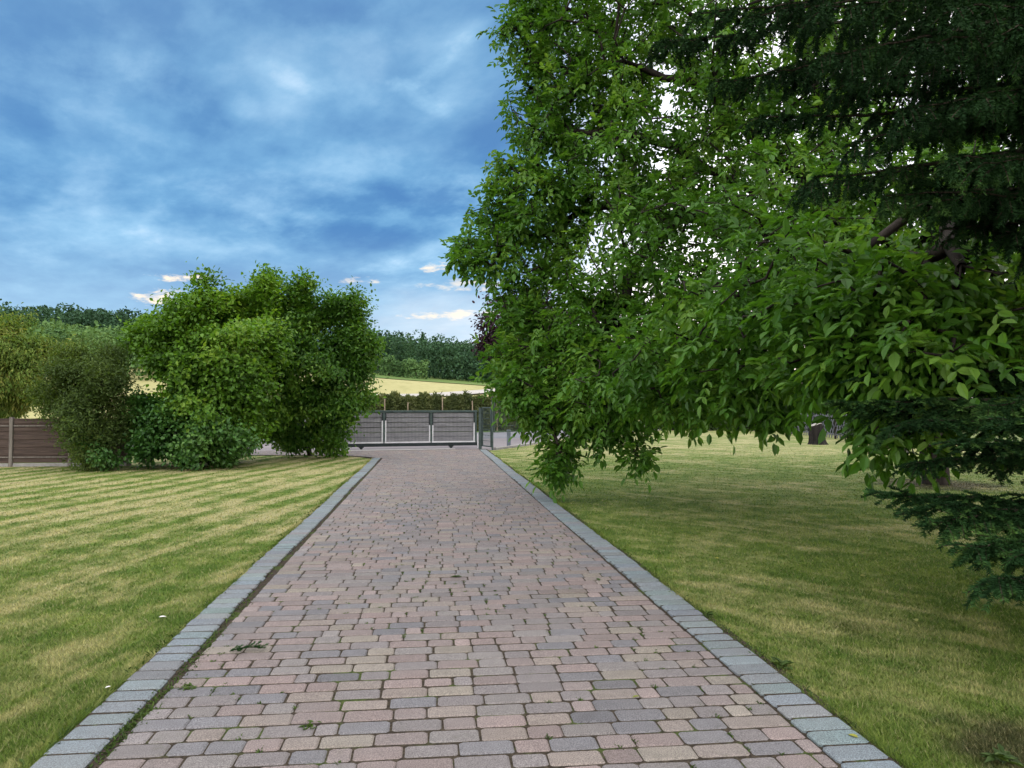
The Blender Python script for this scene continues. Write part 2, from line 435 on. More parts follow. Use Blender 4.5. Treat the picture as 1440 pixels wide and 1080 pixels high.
# ------------------------------------------------------------------ sun, sky
SUN_AZ, SUN_EL = R(-104), R(60)         # azimuth from +Y towards +X, elevation
def build_light():
    sd = np.array([math.sin(SUN_AZ)*math.cos(SUN_EL), math.cos(SUN_AZ)*math.cos(SUN_EL), math.sin(SUN_EL)])
    l = bpy.data.lights.new('sun', 'SUN'); l.energy = 1.5; l.angle = R(22); l.color = (1, .95, .86)
    o = link(bpy.data.objects.new('sun', l))
    from mathutils import Vector
    o.rotation_euler = Vector(sd).to_track_quat('Z', 'Y').to_euler()
    o.location = (-20, -10, 30)
    w = bpy.data.worlds.new('World'); SC.world = w; w.use_nodes = True
    t = NT(w.node_tree)
    sky = t.n('ShaderNodeTexSky', sky_type='NISHITA'); sky.sun_disc = False
    sky.sun_elevation = SUN_EL; sky.sun_rotation = SUN_AZ
    gen = t.n('ShaderNodeTexCoord').outputs['Generated']
    nrm = t.n('ShaderNodeVectorMath', operation='NORMALIZE'); t.l(gen, nrm.inputs[0]); dv = nrm.outputs[0]
    s = t.n('ShaderNodeSeparateXYZ'); t.l(dv, s.inputs[0])
    zc = t.math('ADD', t.math('MAXIMUM', s.outputs[2], 0.0), .13)
    c = t.n('ShaderNodeCombineXYZ')
    t.l(t.math('DIVIDE', s.outputs[0], zc), c.inputs[0]); t.l(t.math('DIVIDE', s.outputs[1], zc), c.inputs[1])
    uv = c.outputs[0]                   # the flat cloud layer overhead
    uvr = t.mapping(uv, (1, 1, 1), (0, 0, R(-28)))
    big = t.noise(t.mapping(uvr, (.75, .55, 1), loc=(3.1, .7, 0)), 1.0, 6, .55, .15)
    med = t.noise(t.mapping(uvr, (2.0, 1.15, 1), loc=(.4, 2.2, 0)), 1.0, 7, .58, .15)
    fin = t.noise(t.mapping(uvr, (6, 4, 1)), 1.0, 6, .62, .15)
    az = t.math('ARCTAN2', s.outputs[0], s.outputs[1]); el = t.math('ARCSINE', s.outputs[2])
    puff = t.noise(t.mapping(uvr, (3.4, 2.3, 1), loc=(5, 1, 0)), 1.0, 8, .58, .12)
    f = t.math('ADD', t.math('MULTIPLY', big, .46), t.math('MULTIPLY', med, .52))
    f = t.math('ADD', f, t.math('MULTIPLY', puff, .42))
    f = t.math('ADD', f, t.math('MULTIPLY', fin, .14))
    f = t.math('MULTIPLY_ADD', t.math('SUBTRACT', f, .77), 1.42, .50)
    ae = t.n('ShaderNodeCombineXYZ'); t.l(t.math('MULTIPLY', az, 40), ae.inputs[0]); t.l(t.math('MULTIPLY', el, 120), ae.inputs[1])
    tex = t.noise(ae.outputs[0], 1.0, 6, .62, .3)
    # lighter, thinner clouds where the photograph has them: (azimuth, elevation, half widths, strength), degrees
    def blob(a, e, da, de, st, wob=.22, tilt=0.0, rag=0.0):
        x = t.math('SUBTRACT', az, R(a)); y = t.math('SUBTRACT', el, R(e))
        if tilt: y = t.math('SUBTRACT', y, t.math('MULTIPLY', x, tilt))
        x = t.math('DIVIDE', x, R(da)); y = t.math('DIVIDE', y, R(de))
        r = t.math('ADD', t.math('POWER', t.math('ABSOLUTE', x), 2.0), t.math('POWER', t.math('ABSOLUTE', y), 2.0))
        r = t.math('ADD', r, t.math('MULTIPLY', t.math('SUBTRACT', med, .5), wob * 8))
        r = t.math('ADD', r, t.math('MULTIPLY', t.math('SUBTRACT', fin, .5), wob * 9))
        if rag: r = t.math('ADD', r, t.math('MULTIPLY', t.math('SUBTRACT', tex, .5), rag))
        return t.smooth(r, -.7, 1.35, st, 0)
    soft = [(-10.5, 23, 7, 3.2, .20), (2, 25, 5, 3.6, .22), (-1, 22, 7, 2.2, .14), (-18, 16.5, 10, 2.4, .12), (-6, 18.5, 7, 2.0, .11),
            (1.5, 11.8, 6.5, 2.2, .22, .2, .25), (-22, 12, 10, 1.6, .13), (-12, 11, 12, 1.2, .12), (-5, 15.6, 12, 1.5, -.15), (-6, 13.0, 8, 1.2, -.15),
            (-22, 24.5, 8, 3, -.06), (-13, 28, 9, 2, -.06), (2, 16, 6, 2, -.12), (-17, 27.5, 1.2, 2.5, .10), (-10.5, 23.2, 3.4, 1.0, .13, .35, -.35), (.8, 25.2, 2.4, 1.0, .15, .4, .6), (-.5, 22.6, 3.0, .8, .12, .4, -.4), (3, 27, 2.4, .9, .10, .4, .5), (0, 8, 9, 3.5, .2), (-14, 21, 1.6, 1.3, .12), (-20, 19, 4, 1.4, .10), (4.5, 21, 3, 3, -.10), (-4, 28, 8, 1.8, -.10), (-19.5, 21.8, 8, 1.4, -.08)]
    for b in soft:
        f = t.math('ADD', f, blob(*b[:5], *(b[5:] if len(b) > 5 else ())))
    rp = t.n('ShaderNodeValToRGB')
    e = rp.color_ramp.elements
    e[0].position = .32; e[0].color = (.058, .180, .40, 1)
    e[1].position = 1.02; e[1].color = (.66, .80, .94, 1)
    for p_, col in ((.44, (.078, .222, .44)), (.56, (.130, .310, .525)), (.70, (.235, .445, .65)), (.84, (.43, .63, .80))):
        k = e.new(p_); k.color = (*col, 1)
    t.l(f, rp.inputs[0])
    col = t.mix(t.smooth(puff, .42, .64, 0, .35), rp.outputs[0], t.mix(1.0, rp.outputs[0], (1.28, 1.06, 1.02), 'MULTIPLY'))
    col = t.mix(t.smooth(el, R(14), R(27), 0, .38), col, t.mix(.5, col, (.17, .255, .385)))
    # thinner and paler towards the horizon
    col = t.mix(t.smooth(el, R(3), R(14), .78, 0), col, (.36, .55, .72))
    col = t.mix(blob(2, 6, 9, 3.6, .42, .1), col, (.80, .76, .74))
    for a, e_, da, de, st in [(-17.7, 9.1, 1.7, .26, 1.0), (-18.6, 7.6, 1.9, .45, 1.0), (-5.4, 9.5, 1.2, .26, .7), (.3, 10.6, 1.1, .35, .9), (3.3, 9.4, 2.6, .4, .6), (2.2, 7.1, 3.2, .32, .8), (4, 4.6, 3, .3, .6)]:
        col = t.mix(blob(a, e_, da*1.15, de*1.1, st*.9, .06, .04, 8.0), col, (1.0, .82, .60))
    # the rest of the sky (overhead, behind the camera and to the right) is a bright white overcast
    dot = t.n('ShaderNodeVectorMath', operation='DOT_PRODUCT'); t.l(dv, dot.inputs[0])
    A0, E0 = R(-21), R(20)
    dot.inputs[1].default_value = (math.sin(A0)*math.cos(E0), math.cos(A0)*math.cos(E0), math.sin(E0))
    q = t.math('ADD', dot.outputs['Value'], t.math('MULTIPLY', t.math('SUBTRACT', med, .5), .10))
    white = t.mix(t.smooth(big, .35, .65), (1.25, 1.27, 1.36), (1.95, 1.88, 1.86))
    white = t.mix(t.smooth(el, R(2), R(14), .6, 0), white, (1.7, 1.25, 1.1))
    col = t.mix(t.smooth(q, .90, .76), col, white)
    col = t.mix(1.0, col, (10, 10, 10), 'MULTIPLY')
    col = t.mix(.93, sky.outputs[0], col)
    bg = t.n('ShaderNodeBackground'); bg.inputs[1].default_value = SKY_STRENGTH
    t.l(col, bg.inputs[0])
    out = t.n('ShaderNodeOutputWorld'); t.l(bg.outputs[0], out.inputs[0])
    w.cycles.sampling_method = 'MANUAL'; w.cycles.sample_map_resolution = 512
SKY_STRENGTH = .055
EXPOSURE = 1.38
build_light()

# ------------------------------------------------------------------ terrain
def hz(x, y):
    d = np.hypot(x, y); a = np.degrees(np.arctan2(x, y))
    Lf = np.interp(a, [-180, -60, -24, -12, -2, 8, 20, 40, 180], [.6, 1.22, 1.38, 1.28, 1.0, .72, .2, .0, .0])
    s = np.maximum(0, np.where(y > 0, d, 0) - 58)
    s = np.where(s > 260, 260 + (s - 260) * .1, s)
    roll = .5 * np.sin(x * .021 + 1) * np.sin(y * .017) * np.clip((d - 80) / 100, 0, 1)
    return .07 * s * Lf * np.clip(s / 12, 0, 1) + roll - .06

def drape(name, xs, ys, mat, dz, mask=None):
    X, Y = np.meshgrid(xs, ys)
    Z = hz(X, Y) + dz
    v = np.stack([X, Y, Z], -1).reshape(-1, 3)
    nx, ny = len(xs), len(ys)
    i = np.arange(nx*ny).reshape(ny, nx)
    q = np.stack([i[:-1, :-1], i[:-1, 1:], i[1:, 1:], i[1:, :-1]], -1).reshape(-1, 4)
    if mask is not None:
        c = v[q].mean(1); q = q[mask(c[:, 0], c[:, 1])]
    return tag(mesh_obj(name, v, q, mat, smooth=True), kind='structure')

def axis(a, b, n, p=2.2):
    u = np.linspace(-1, 1, n); return np.sign(u) * np.abs(u) ** p * (b - a) / 2 + (a + b) / 2
drape('ground', axis(-1500, 1500, 181, 2.6), axis(-1460, 1540, 181, 2.6), M['terrain'], 0)
dd = lambda x, y: np.hypot(x, y)
aa = lambda x, y: np.degrees(np.arctan2(x, y))
drape('field', np.arange(-150, 62, 2.0), np.arange(30, 176, 2.0), M['grain'], .10, lambda x, y: (dd(x, y) > 56) & (dd(x, y) < 163 + 5*np.sin(x*.08)) & (aa(x, y) > -62) & (aa(x, y) < 22))
drape('crop_strip', np.arange(-110, 80, 2.0), np.arange(120, 240, 2.0), M['green_strip'], .22, lambda x, y: (dd(x, y) > 156) & (dd(x, y) < 205))

def strip(name, pts, w, mat, z=None, dz=.2, n=60):
    pts = np.asarray(pts, float); s = np.linspace(0, len(pts)-1, n)
    c = np.stack([np.interp(s, range(len(pts)), pts[:, k]) for k in (0, 1)], 1)
    tn = unit(np.gradient(c, axis=0)); nr = np.stack([-tn[:, 1], tn[:, 0]], 1)
    ww = np.interp(s, range(len(pts)), np.broadcast_to(w, (len(pts),)))[:, None]
    L, Rr = c + nr*ww/2, c - nr*ww/2
    v = np.concatenate([L, Rr]); zz = hz(v[:, 0], v[:, 1]) + dz if z is None else np.full(len(v), z)
    q = [[i, i+n, i+1+n, i+1] for i in range(n-1)]
    return tag(mesh_obj(name, np.column_stack([v, zz]), np.array(q), mat, smooth=True), kind='structure')
strip('farm_track', [W(-16, 92)[:2], W(-10, 101)[:2], W(-4, 122)[:2], W(2, 150)[:2], W(9, 166)[:2], W(30, 190)[:2]], 4.2, M['track'], dz=.32)

# road running past the gate, the paved footway in front of it and the verge beyond
def slab(name, pts, mat, z):
    v = np.array([[p[0], p[1], z] for p in pts])
    me_ = mesh_obj(name, v, np.array([list(range(len(v)))]), mat)
    return tag(me_, kind='structure')
slab('verge', [W(-40, 33), W(-12, 37), W(0, 45), W(14, 58), W(40, 80), W(38, 92), W(14, 68), W(0, 53), W(-12, 46), W(-40, 42)][::1], M['verge'], -.012)
slab('road', [W(-40, 24), W(-12, 30), W(0, 35.5), W(14, 50), W(40, 74), W(40, 80), W(14, 58), W(0, 45), W(-12, 37), W(-40, 33)], M['asphalt'], -.006)
slab('pavement', [W(-40, 17), W(-12, 24.5), W(-7.5, 25.5), W(-.3, 25.6), W(0.6, 28.2), W(14, 46), W(40, 72), W(40, 74), W(14, 50), W(0, 35.5), W(-12, 30), W(-40, 24)], M['footway'], -.002)

# ------------------------------------------------------------------ drive: pavers, kerbs, lawns
XL, XR = -1.36, 1.685
def left_edge(y):
    return float(np.interp(y, [-9, 21.7, 22.4, 23.0, 23.4, 23.8, 40], [XL, XL, -1.9, -2.5, -4.0, -7.5, -7.5]))

class Stones:
    def __init__(s): s.v, s.q, s.n8, s.c, s.k = [], [], [], [], 0
    def add(s, x0, x1, y0, y1, top, col, cut=.0115, bev=.0065, base=-.02):
        jx = rng.normal(0, .0016, 4)
        x0, x1, y0, y1 = x0+jx[0], x1+jx[1], y0+jx[2], y1+jx[3]
        c = cut * (.7 + .6*random.random()); c = min(c, (x1-x0)*.3, (y1-y0)*.3)
        o = np.array([(x0+c, y0), (x1-c, y0), (x1, y0+c), (x1, y1-c), (x1-c, y1), (x0+c, y1), (x0, y1-c), (x0, y0+c)])
        o += rng.normal(0, .0012, o.shape)
        ctr = o.mean(0); hx, hy = (x1-x0)/2, (y1-y0)/2
        inn = ctr + (o-ctr) * np.array([(hx-bev*1.4)/hx, (hy-bev*1.4)/hy])
        tilt = rng.normal(0, .0045, 2)
        zt = top + (inn-ctr) @ tilt
        zm = top - bev + (o-ctr) @ tilt
        v = np.concatenate([np.column_stack([o, np.full(8, base)]), np.column_stack([o, zm]), np.column_stack([inn, zt])])
        j = np.arange(8); k = (j+1) % 8
        s.v.append(v)
        s.q.append(np.concatenate([np.stack([j, k, 8+k, 8+j], 1), np.stack([8+j, 8+k, 16+k, 16+j], 1)]) + s.k)
        s.n8.append((16 + j)[None] + s.k)
        s.c.append(np.tile(col, (24, 1)))
        s.k += 24
    def build(s, name, mat):
        return mesh_obj(name, np.concatenate(s.v), [np.concatenate(s.q), np.concatenate(s.n8)], mat, col=np.concatenate(s.c))

PAL = [((.244, .194, .178), 5), ((.228, .188, .174), 5), ((.246, .208, .180), 3), ((.256, .226, .186), 2), ((.204, .184, .178), 5), ((.172, .168, .174), 4), ((.216, .198, .186), 4)]
PCOL = [np.array(c) for c, w in PAL for _ in range(w)]
st = Stones(); y = -1.2; joints = []
pitch = .133
while y < 25.7:
    x = left_edge(y + .07); d = 0
    y0, y1 = y + .0072, y + pitch - .0072
    first = True
    while x < XR - .03:
        Lp = random.choice([.238]*8 + [.215]*2 + [.160]*5 + [.108])
        if first: Lp *= random.choice([.5, .75, 1, 1]); first = False
        x1 = x + Lp
        if x1 > XR - .07: x1 = XR
        wob = .003*math.sin(x*1.1 + y*.6)
        cc = PCOL[int(rng.integers(len(PCOL)))] * (1 + rng.normal(0, .07)) * (1.0 if Lp > .12 else 1.2)
        st.add(x + .0028, x1 - .0028, y0 + wob, y1 + wob, .020 + rng.normal(0, .0011), np.clip(cc, .05, .5))
        joints.append((x, y + pitch/2)); joints.append((x + Lp*.5, y))
        x = x1
    y += pitch
drive = tag(st.build('driveway', M['paver']), kind='structure')
jx = [[XL-.08, -1.4, .0142], [XR+.3, -1.4, .0142], [XR+.3, 25.9, .0142], [-7.6, 25.9, .0142], [-7.6, 23.75, .0142], [-4, 23.3, .0142], [-2.5, 22.9, .0142], [-1.9, 22.3, .0142], [XL-.08, 21.5, .0142]]
tag(mesh_obj('driveway_bed', jx, np.array([list(range(len(jx)))]), M['joint']), kind='structure')

for x0, x1, yb in ((-1.622, -1.418, 21.55), (1.708, 1.927, 25.35)):
    tag(mesh_obj('kerb_bed', [[x0, -1.2, .0242], [x1, -1.2, .0242], [x1, yb, .0242], [x0, yb, .0242]], np.array([[0, 1, 2, 3]]), M['joint']), kind='structure')
def kerb(x0, x1, ya, yb):
    s = Stones(); y = ya
    while y < yb:
        L = .143 + rng.normal(0, .002)
        b = rng.normal(0, .08)
        c = np.array([.195, .236, .246]) * (1 + b) + rng.normal(0, .006, 3)
        if random.random() < .12: c = c * np.array([1.08, .95, .92])
        wx = .008*math.sin(y*.9 + x0)
        s.add(x0 + wx + rng.normal(0, .003), x1 + wx + rng.normal(0, .003), y + .0075, y + L - .0075, .031 + rng.normal(0, .0014), np.clip(c, .05, .5), cut=.012, bev=.009)
        y += L
    return tag(s.build('kerb', M['kerb_stone']), kind='structure')
kerb(-1.63, -1.41, -1.2, 21.6)
kerb(1.70, 1.935, -1.2, 25.4)

z0 = 0.0
lawnL = [(-1.62, -7), (-1.62, 21.5), (-2.0, 22.3), (-2.6, 22.95), (-4.1, 23.4), tuple(G(380, 639)[:2]), tuple(G(300, 640)[:2]), tuple(G(100, 652)[:2]), tuple(G(-60, 655)[:2]), (-40, 12), (-40, -7)]
slab('lawn', lawnL[::-1], M['lawn'], z0)
lawnR = [(1.93, -7), (40, -7), (45, 25), tuple(G(1440, 630)[:2]), tuple(G(1240, 618)[:2]), tuple(G(1115, 606)[:2]), tuple(G(950, 603)[:2]), tuple(G(800, 615)[:2]), tuple(G(745, 626)[:2]), tuple(G(697, 633)[:2]), (1.93, 25.3)]
slab('lawn', lawnR, M['lawn'], z0)
mb = MB()
ed = [G(696, 632.5), G(720, 629.5), G(745, 626), G(800, 615), G(950, 603.5)]
for a, b in zip(ed[:-1], ed[1:]):
    mb.bar(a + [0, 0, .02], b + [0, 0, .02], .10, .12, bev=.2)
tag(mb.build('lawn_edging', M['concrete']), kind='structure')

def inside(p, poly):
    poly = np.asarray(poly); x, yv = p[:, 0], p[:, 1]; c = np.zeros(len(p), bool)
    j = len(poly) - 1
    for i in range(len(poly)):
        xi, yi, xj, yj = *poly[i], *poly[j]
        c ^= ((yi > yv) != (yj > yv)) & (x < (xj-xi)*(yv-yi)/(yj-yi+1e-12) + xi)
        j = i
    return c

def blades(n_try, poly):
    # the nearer, the denser
    cx_, d = [], []
    u = rng.random(n_try)
    d = 2.4 / (1 - u * (1 - 2.4/30.0))          # pdf ~ 1/d^2
    a = rng.uniform(-.80, .80, n_try)
    w = np.stack([sy*d + cy*a*d, cy*d - sy*a*d], 1)
    w = w[inside(w, poly)]
    return w
def grass(poly, n_try):
    p = blades(n_try, poly); n = len(p)
    d = np.hypot(p[:, 0], p[:, 1])
    th = rng.uniform(0, 2*np.pi, n); lean = rng.uniform(.3, 1.5, n)
    h = rng.uniform(.010, .028, n) * np.clip(1 - (d-8)/60, .6, 1)
    wd = .0022 * np.clip(d/3.4, 1, 6) * rng.uniform(.7, 1.4, n)
    base = np.column_stack([p, np.full(n, .001)])
    dirx = np.stack([np.cos(th), np.sin(th), np.zeros(n)], 1)
    sd = np.stack([-np.sin(th), np.cos(th), np.zeros(n)], 1)
    ph = rng.uniform(0, np.pi, n)[:, None]
    sd = sd*np.cos(ph*.5) + dirx*np.sin(ph*.5)*.5
    tip = base + dirx*(h*lean)[:, None] + np.array([0, 0, 1.])*h[:, None]
    v = np.stack([base - sd*wd[:, None], base + sd*wd[:, None], tip], 1).reshape(-1, 3)
    f = np.arange(3*n).reshape(-1, 3)
    a = np.repeat(rng.random(n), 3)
    return v, f, a
for poly, n_try in ((lawnL, 800000), (lawnR, 800000)):
    v, f, a = grass(poly, n_try)
    tag(mesh_obj('grass', v, f, M['blade'], attr=a), kind='stuff')

n_e = 26000
ye = 2.2 + 20*rng.random(n_e)**2.0
sgn = np.where(rng.random(n_e) < .5, 1, -1)
xe = np.where(sgn > 0, 1.948, -1.642) + sgn*np.abs(rng.normal(0, .028, n_e)) + .014*np.sin(ye*9)*np.sin(ye*3.1)
he = rng.uniform(.018, .052, n_e)*(.7 + .5*np.sin(ye*2.3 + sgn)); he = np.maximum(he, .012)
be = np.column_stack([xe, ye, np.zeros(n_e)])
te = be + np.column_stack([-sgn*he*rng.normal(.35, .6, n_e), he*rng.normal(0, .6, n_e), he])
wde = (.0022*np.clip(ye/3.4, 1, 5))[:, None]*unit(np.column_stack([rng.normal(size=n_e), rng.normal(size=n_e), np.zeros(n_e)]))
tag(mesh_obj('grass', np.stack([be - wde, be + wde, te], 1).reshape(-1, 3), np.arange(3*n_e).reshape(-1, 3), M['blade'], attr=np.repeat(rng.random(n_e)*.9, 3)), kind='stuff')

# moss and weeds in the joints and along the kerb
def weeds():
    j = np.array(joints); j = j[(j[:, 1] < 14) & (j[:, 1] > 1.5)]
    fld = np.sin(j[:, 0]*2.1 + 1.3)*np.sin(j[:, 1]*1.3) + .6*np.sin(j[:, 0]*5 + j[:, 1]*3.1)
    j = j[rng.random(len(j)) < np.clip(.08 + .16*fld, .01, .35)]
    base = np.repeat(j, 14, axis=0) + rng.normal(0, .012, (len(j)*14, 2)) * np.array([.45, 1.0])
    hh = rng.uniform(.006, .016, len(base))
    # the strip of weeds beside the kerb
    n = 1100
    yy = np.concatenate([rng.normal(3.7, .35, n//2), rng.normal(4.6, .25, n//5), rng.normal(5.4, .5, n//6), rng.uniform(2.4, 14, n//6)])
    k = np.column_stack([rng.normal(-1.385, .022, len(yy)) + .035*np.exp(-((yy-4.3)/.4)**2)*rng.normal(.6, 1, len(yy)), yy])
    base = np.concatenate([base, k]); hh = np.concatenate([hh, rng.uniform(.006, .020, len(k))])
    n3 = 1500
    k = np.column_stack([np.concatenate([rng.normal(1.955, .018, n3//2), rng.normal(-1.645, .018, n3//2)]), rng.uniform(2, 16, n3)])
    base = np.concatenate([base, k]); hh = np.concatenate([hh, rng.uniform(.012, .028, len(k))])
    n = len(base)
    pos = np.column_stack([base, np.full(n, .012)])
    th = rng.uniform(0, 2*np.pi, n)
    d = np.stack([np.cos(th), np.sin(th), rng.uniform(.3, 1.6, n)], 1)
    v, q = leaves_geo(pos, d, rand_dir(n) + [0, 0, 1.2], hh*1.6, .3)
    tag(mesh_obj('weeds', v, q, M['weed_leaf'], attr=np.repeat(rng.random(n), 6)), kind='stuff')
weeds()

# ------------------------------------------------------------------ plants
def plant(name, loc, label, cat, group=None):
    return empty(name, loc, label, cat, group)

def shrub(name, label, base_pts, clumps, mat, n_leaf, L, wr, base, droop=.25, tips_n=260, trunk_r=.012, cat='shrub', jit=.17, up=.9, bias=.33, stem_name='stem', leaf_name='foliage'):
    root = plant(name, base, label, cat)
    base = np.asarray(base)
    vol = np.array([np.prod(c[1]) for c in clumps]) ** .75
    cnt = np.maximum(8, (tips_n * vol / vol.sum())).astype(int)
    tl = []
    for k_, c in zip(cnt, clumps):
        ns = max(3, int(k_ / 6)); sub = in_ball(ns, c[0], np.asarray(c[1]) * .88, .38)
        tl.append(sub[rng.integers(ns, size=k_)] + in_ball(k_, np.zeros(3), np.full(3, max(c[1]) * .34), .5))
    tips = np.concatenate(tl)
    tips = tips[tips[:, 2] > .08]
    limbs = [[base + [0, 0, 0], base + [0, 0, .25]]]
    for b in base_pts: limbs.append([base + [0, 0, .05], np.asarray(b)])
    X, par, rad, ends = grow(limbs, tips, .3, .25, .3, trunk_r*.35)
    v, q = skeleton_geo(X, par, rad, 5, 0)
    mesh_obj(stem_name, v, q, M['bark'], root)
    # leaves around the outer twigs
    ctr = tips.mean(0)
    k = max(1, n_leaf // len(ends))
    e = np.repeat(ends, k); n = len(e)
    tt = rng.random(n)[:, None] ** .6
    pos = X[par[e]]*(1-tt) + X[e]*tt + rng.normal(size=(n, 3)) * jit * np.array([1, 1, .85])
    pos[:, 2] = np.abs(pos[:, 2] - .03) + .03
    out = unit(pos - ctr)
    d = unit(out*.7 + rand_dir(n)*.9 + np.array([0, 0, -droop]))
    nr = unit(out*.8 + rand_dir(n)*.8 + np.array([0, 0, up]))
    Ls = L * rng.uniform(.6, 1.25, n)
    v, q = leaves_geo(pos, d, nr, Ls, wr)
    tipr = rng.random(len(ends))
    a = np.clip(np.repeat(tipr, k)*.6 + rng.random(n)*.4, 0, 1)
    mesh_obj(leaf_name, v, q, mat, root, attr=np.repeat(a, 6))
    return root

def C(px, py, d, rpx, rpy, rd=None):           # an ellipsoid clump given by where it stands and its real size
    s = d / F
    return (P(px, py, d), (rpx*s, rd if rd else rpx*s, rpy*s))

# big hazel left of the drive
A = G(300, 655)
shrub('hazel_shrub', 'tall bright green broad-leaved shrub left of the gate, its crown sloping down to the left', [P(260, 560, 19), P(330, 520, 19.5), P(300, 480, 19), P(230, 520, 18.6)],
      [C(300, 590, 19.9, 95, 62, .9), C(268, 480, 19.0, 60, 48, 1.0), C(315, 432, 19.6, 58, 42, 1.0), C(345, 425, 20.2, 45, 40, .9), C(225, 505, 18.6, 46, 58, .9), C(280, 434, 19.2, 32, 24, .6), C(250, 446, 19.1, 34, 24, .6), C(205, 478, 18.8, 26, 24, .5), C(362, 412, 20, 34, 26, .7), C(290, 540, 18.6, 80, 66, 1.1), C(350, 520, 19.4, 50, 90, 1.0),
       C(330, 610, 18.9, 50, 42, .8), C(252, 600, 18.9, 62, 52, .9), C(330, 478, 18.4, 48, 30, .5), C(236, 475, 19, 32, 26, .5), C(290, 425, 19, 30, 20, .4)], M['hazel_leaf'], 50000, .12, .62, A, tips_n=700)
B = G(435, 641)
shrub('hornbeam_shrub', 'tall dark green dense shrub beside the sliding gate, its right flank leaning over the paving', [P(420, 560, 22), P(460, 520, 22), P(400, 480, 22)],
      [C(400, 440, 21.5, 52, 52, 1.2), C(448, 430, 22, 50, 40, 1.1), C(490, 482, 21.8, 42, 46, 1.1), C(500, 515, 21.6, 34, 44, 1.0), C(440, 500, 21.2, 70, 72, 1.3), C(478, 556, 21.6, 42, 48, 1.0), C(420, 580, 21.6, 58, 50, 1.1),
       C(450, 612, 22, 46, 32, .8), C(400, 520, 21, 55, 60, 1.0), C(470, 600, 21.4, 30, 40, .9), C(374, 572, 20.8, 36, 38, .9), C(398, 608, 21.6, 24, 26, .7), C(512, 495, 21.6, 22, 36, .8), C(388, 418, 21, 42, 32, .9), C(484, 438, 21.8, 36, 34, .9), C(505, 465, 21.8, 26, 30, .8), C(435, 425, 21.6, 46, 34, .9), C(420, 615, 21.8, 30, 28, .8), C(495, 545, 21.3, 34, 46, .9), C(380, 398, 21.5, 18, 14, .4), C(430, 396, 21.6, 20, 14, .4)], M['hornbeam_leaf'], 56000, .115, .58, B, tips_n=760)
Cc = G(262, 658)
shrub('ground_shrub', 'low dark glossy-leaved bush at the foot of the bright hazel', [P(230, 620, 17.9), P(300, 620, 18)],
      [C(215, 620, 17.9, 36, 34, .6), C(265, 622, 17.8, 48, 34, .6), C(320, 630, 18.0, 36, 26, .6), C(205, 590, 18.2, 26, 30, .5), C(250, 585, 18, 40, 24, .5)], M['ivy_leaf'], 14000, .10, .75, Cc, tips_n=220, jit=.16)
D = G(128, 660)
shrub('fine_leaved_shrub', 'dull olive fine-leaved bush in front of the brown fence', [P(110, 560, 17.8), P(150, 560, 17.8), P(80, 560, 17.9)],
      [C(122, 528, 17.8, 54, 44, .8), C(155, 545, 17.9, 38, 46, .8), C(85, 545, 18, 42, 34, .7), C(125, 590, 17.6, 46, 46, .8), C(128, 630, 17.7, 36, 30, .6), C(165, 600, 17.9, 28, 40, .6), C(112, 498, 18, 30, 22, .5), C(150, 505, 18, 20, 18, .4)],
      M['olive_leaf'], 44000, .08, .40, D, tips_n=420, jit=.17, droop=-.1)
shrub('ground_shrub', 'small leafy plant growing out of the foot of the olive bush', [P(130, 640, 17.4)],
      [C(120, 630, 17.35, 24, 22, .3), C(145, 640, 17.35, 20, 18, .3)], M['ivy_leaf'], 1500, .09, .7, G(130, 661), tips_n=60, jit=.1)
# false cypress with drooping golden sprays beyond the fence
E = W(-15.4, 21.5)
shrub('cypress_tree', 'golden-tipped cypress with drooping sprays beyond the brown fence', [P(0, 560, 21.5), P(10, 500, 21.5), P(-10, 470, 21.5)],
      [C(-20, 478, 21.5, 62, 42, 1.4), C(28, 490, 21.3, 50, 44, 1.2), C(50, 525, 21.2, 38, 40, 1.0), C(5, 545, 21.0, 44, 30, 1.0), C(-10, 565, 21.6, 50, 20, 1.0), C(62, 500, 21.6, 30, 30, .8), C(-50, 530, 21.5, 60, 50, 1.3), C(15, 450, 21.6, 30, 16, .6)],
      M['cypress_leaf'], 32000, .15, .26, E, droop=.9, tips_n=420, jit=.16, cat='tree', stem_name='trunk', leaf_name='crown')
# purple-leaved tree beyond the walnut
shrub('copper_beech', 'dark purple-leaved tree showing behind the left edge of the walnut', [P(735, 560, 34), P(735, 500, 34), P(740, 440, 34)],
      [C(730, 450, 34, 50, 45, 1.5), C(703, 478, 33.5, 36, 38, 1.2), C(790, 460, 34, 45, 45, 1.4), C(740, 500, 34, 45, 30, 1.2), C(690, 472, 33, 18, 26, .6), C(684, 455, 33, 10, 12, .3)],
      M['purple_leaf'], 15000, .17, .6, W(.5, 34), tips_n=300, jit=.25, cat='tree', stem_name='trunk', leaf_name='crown')

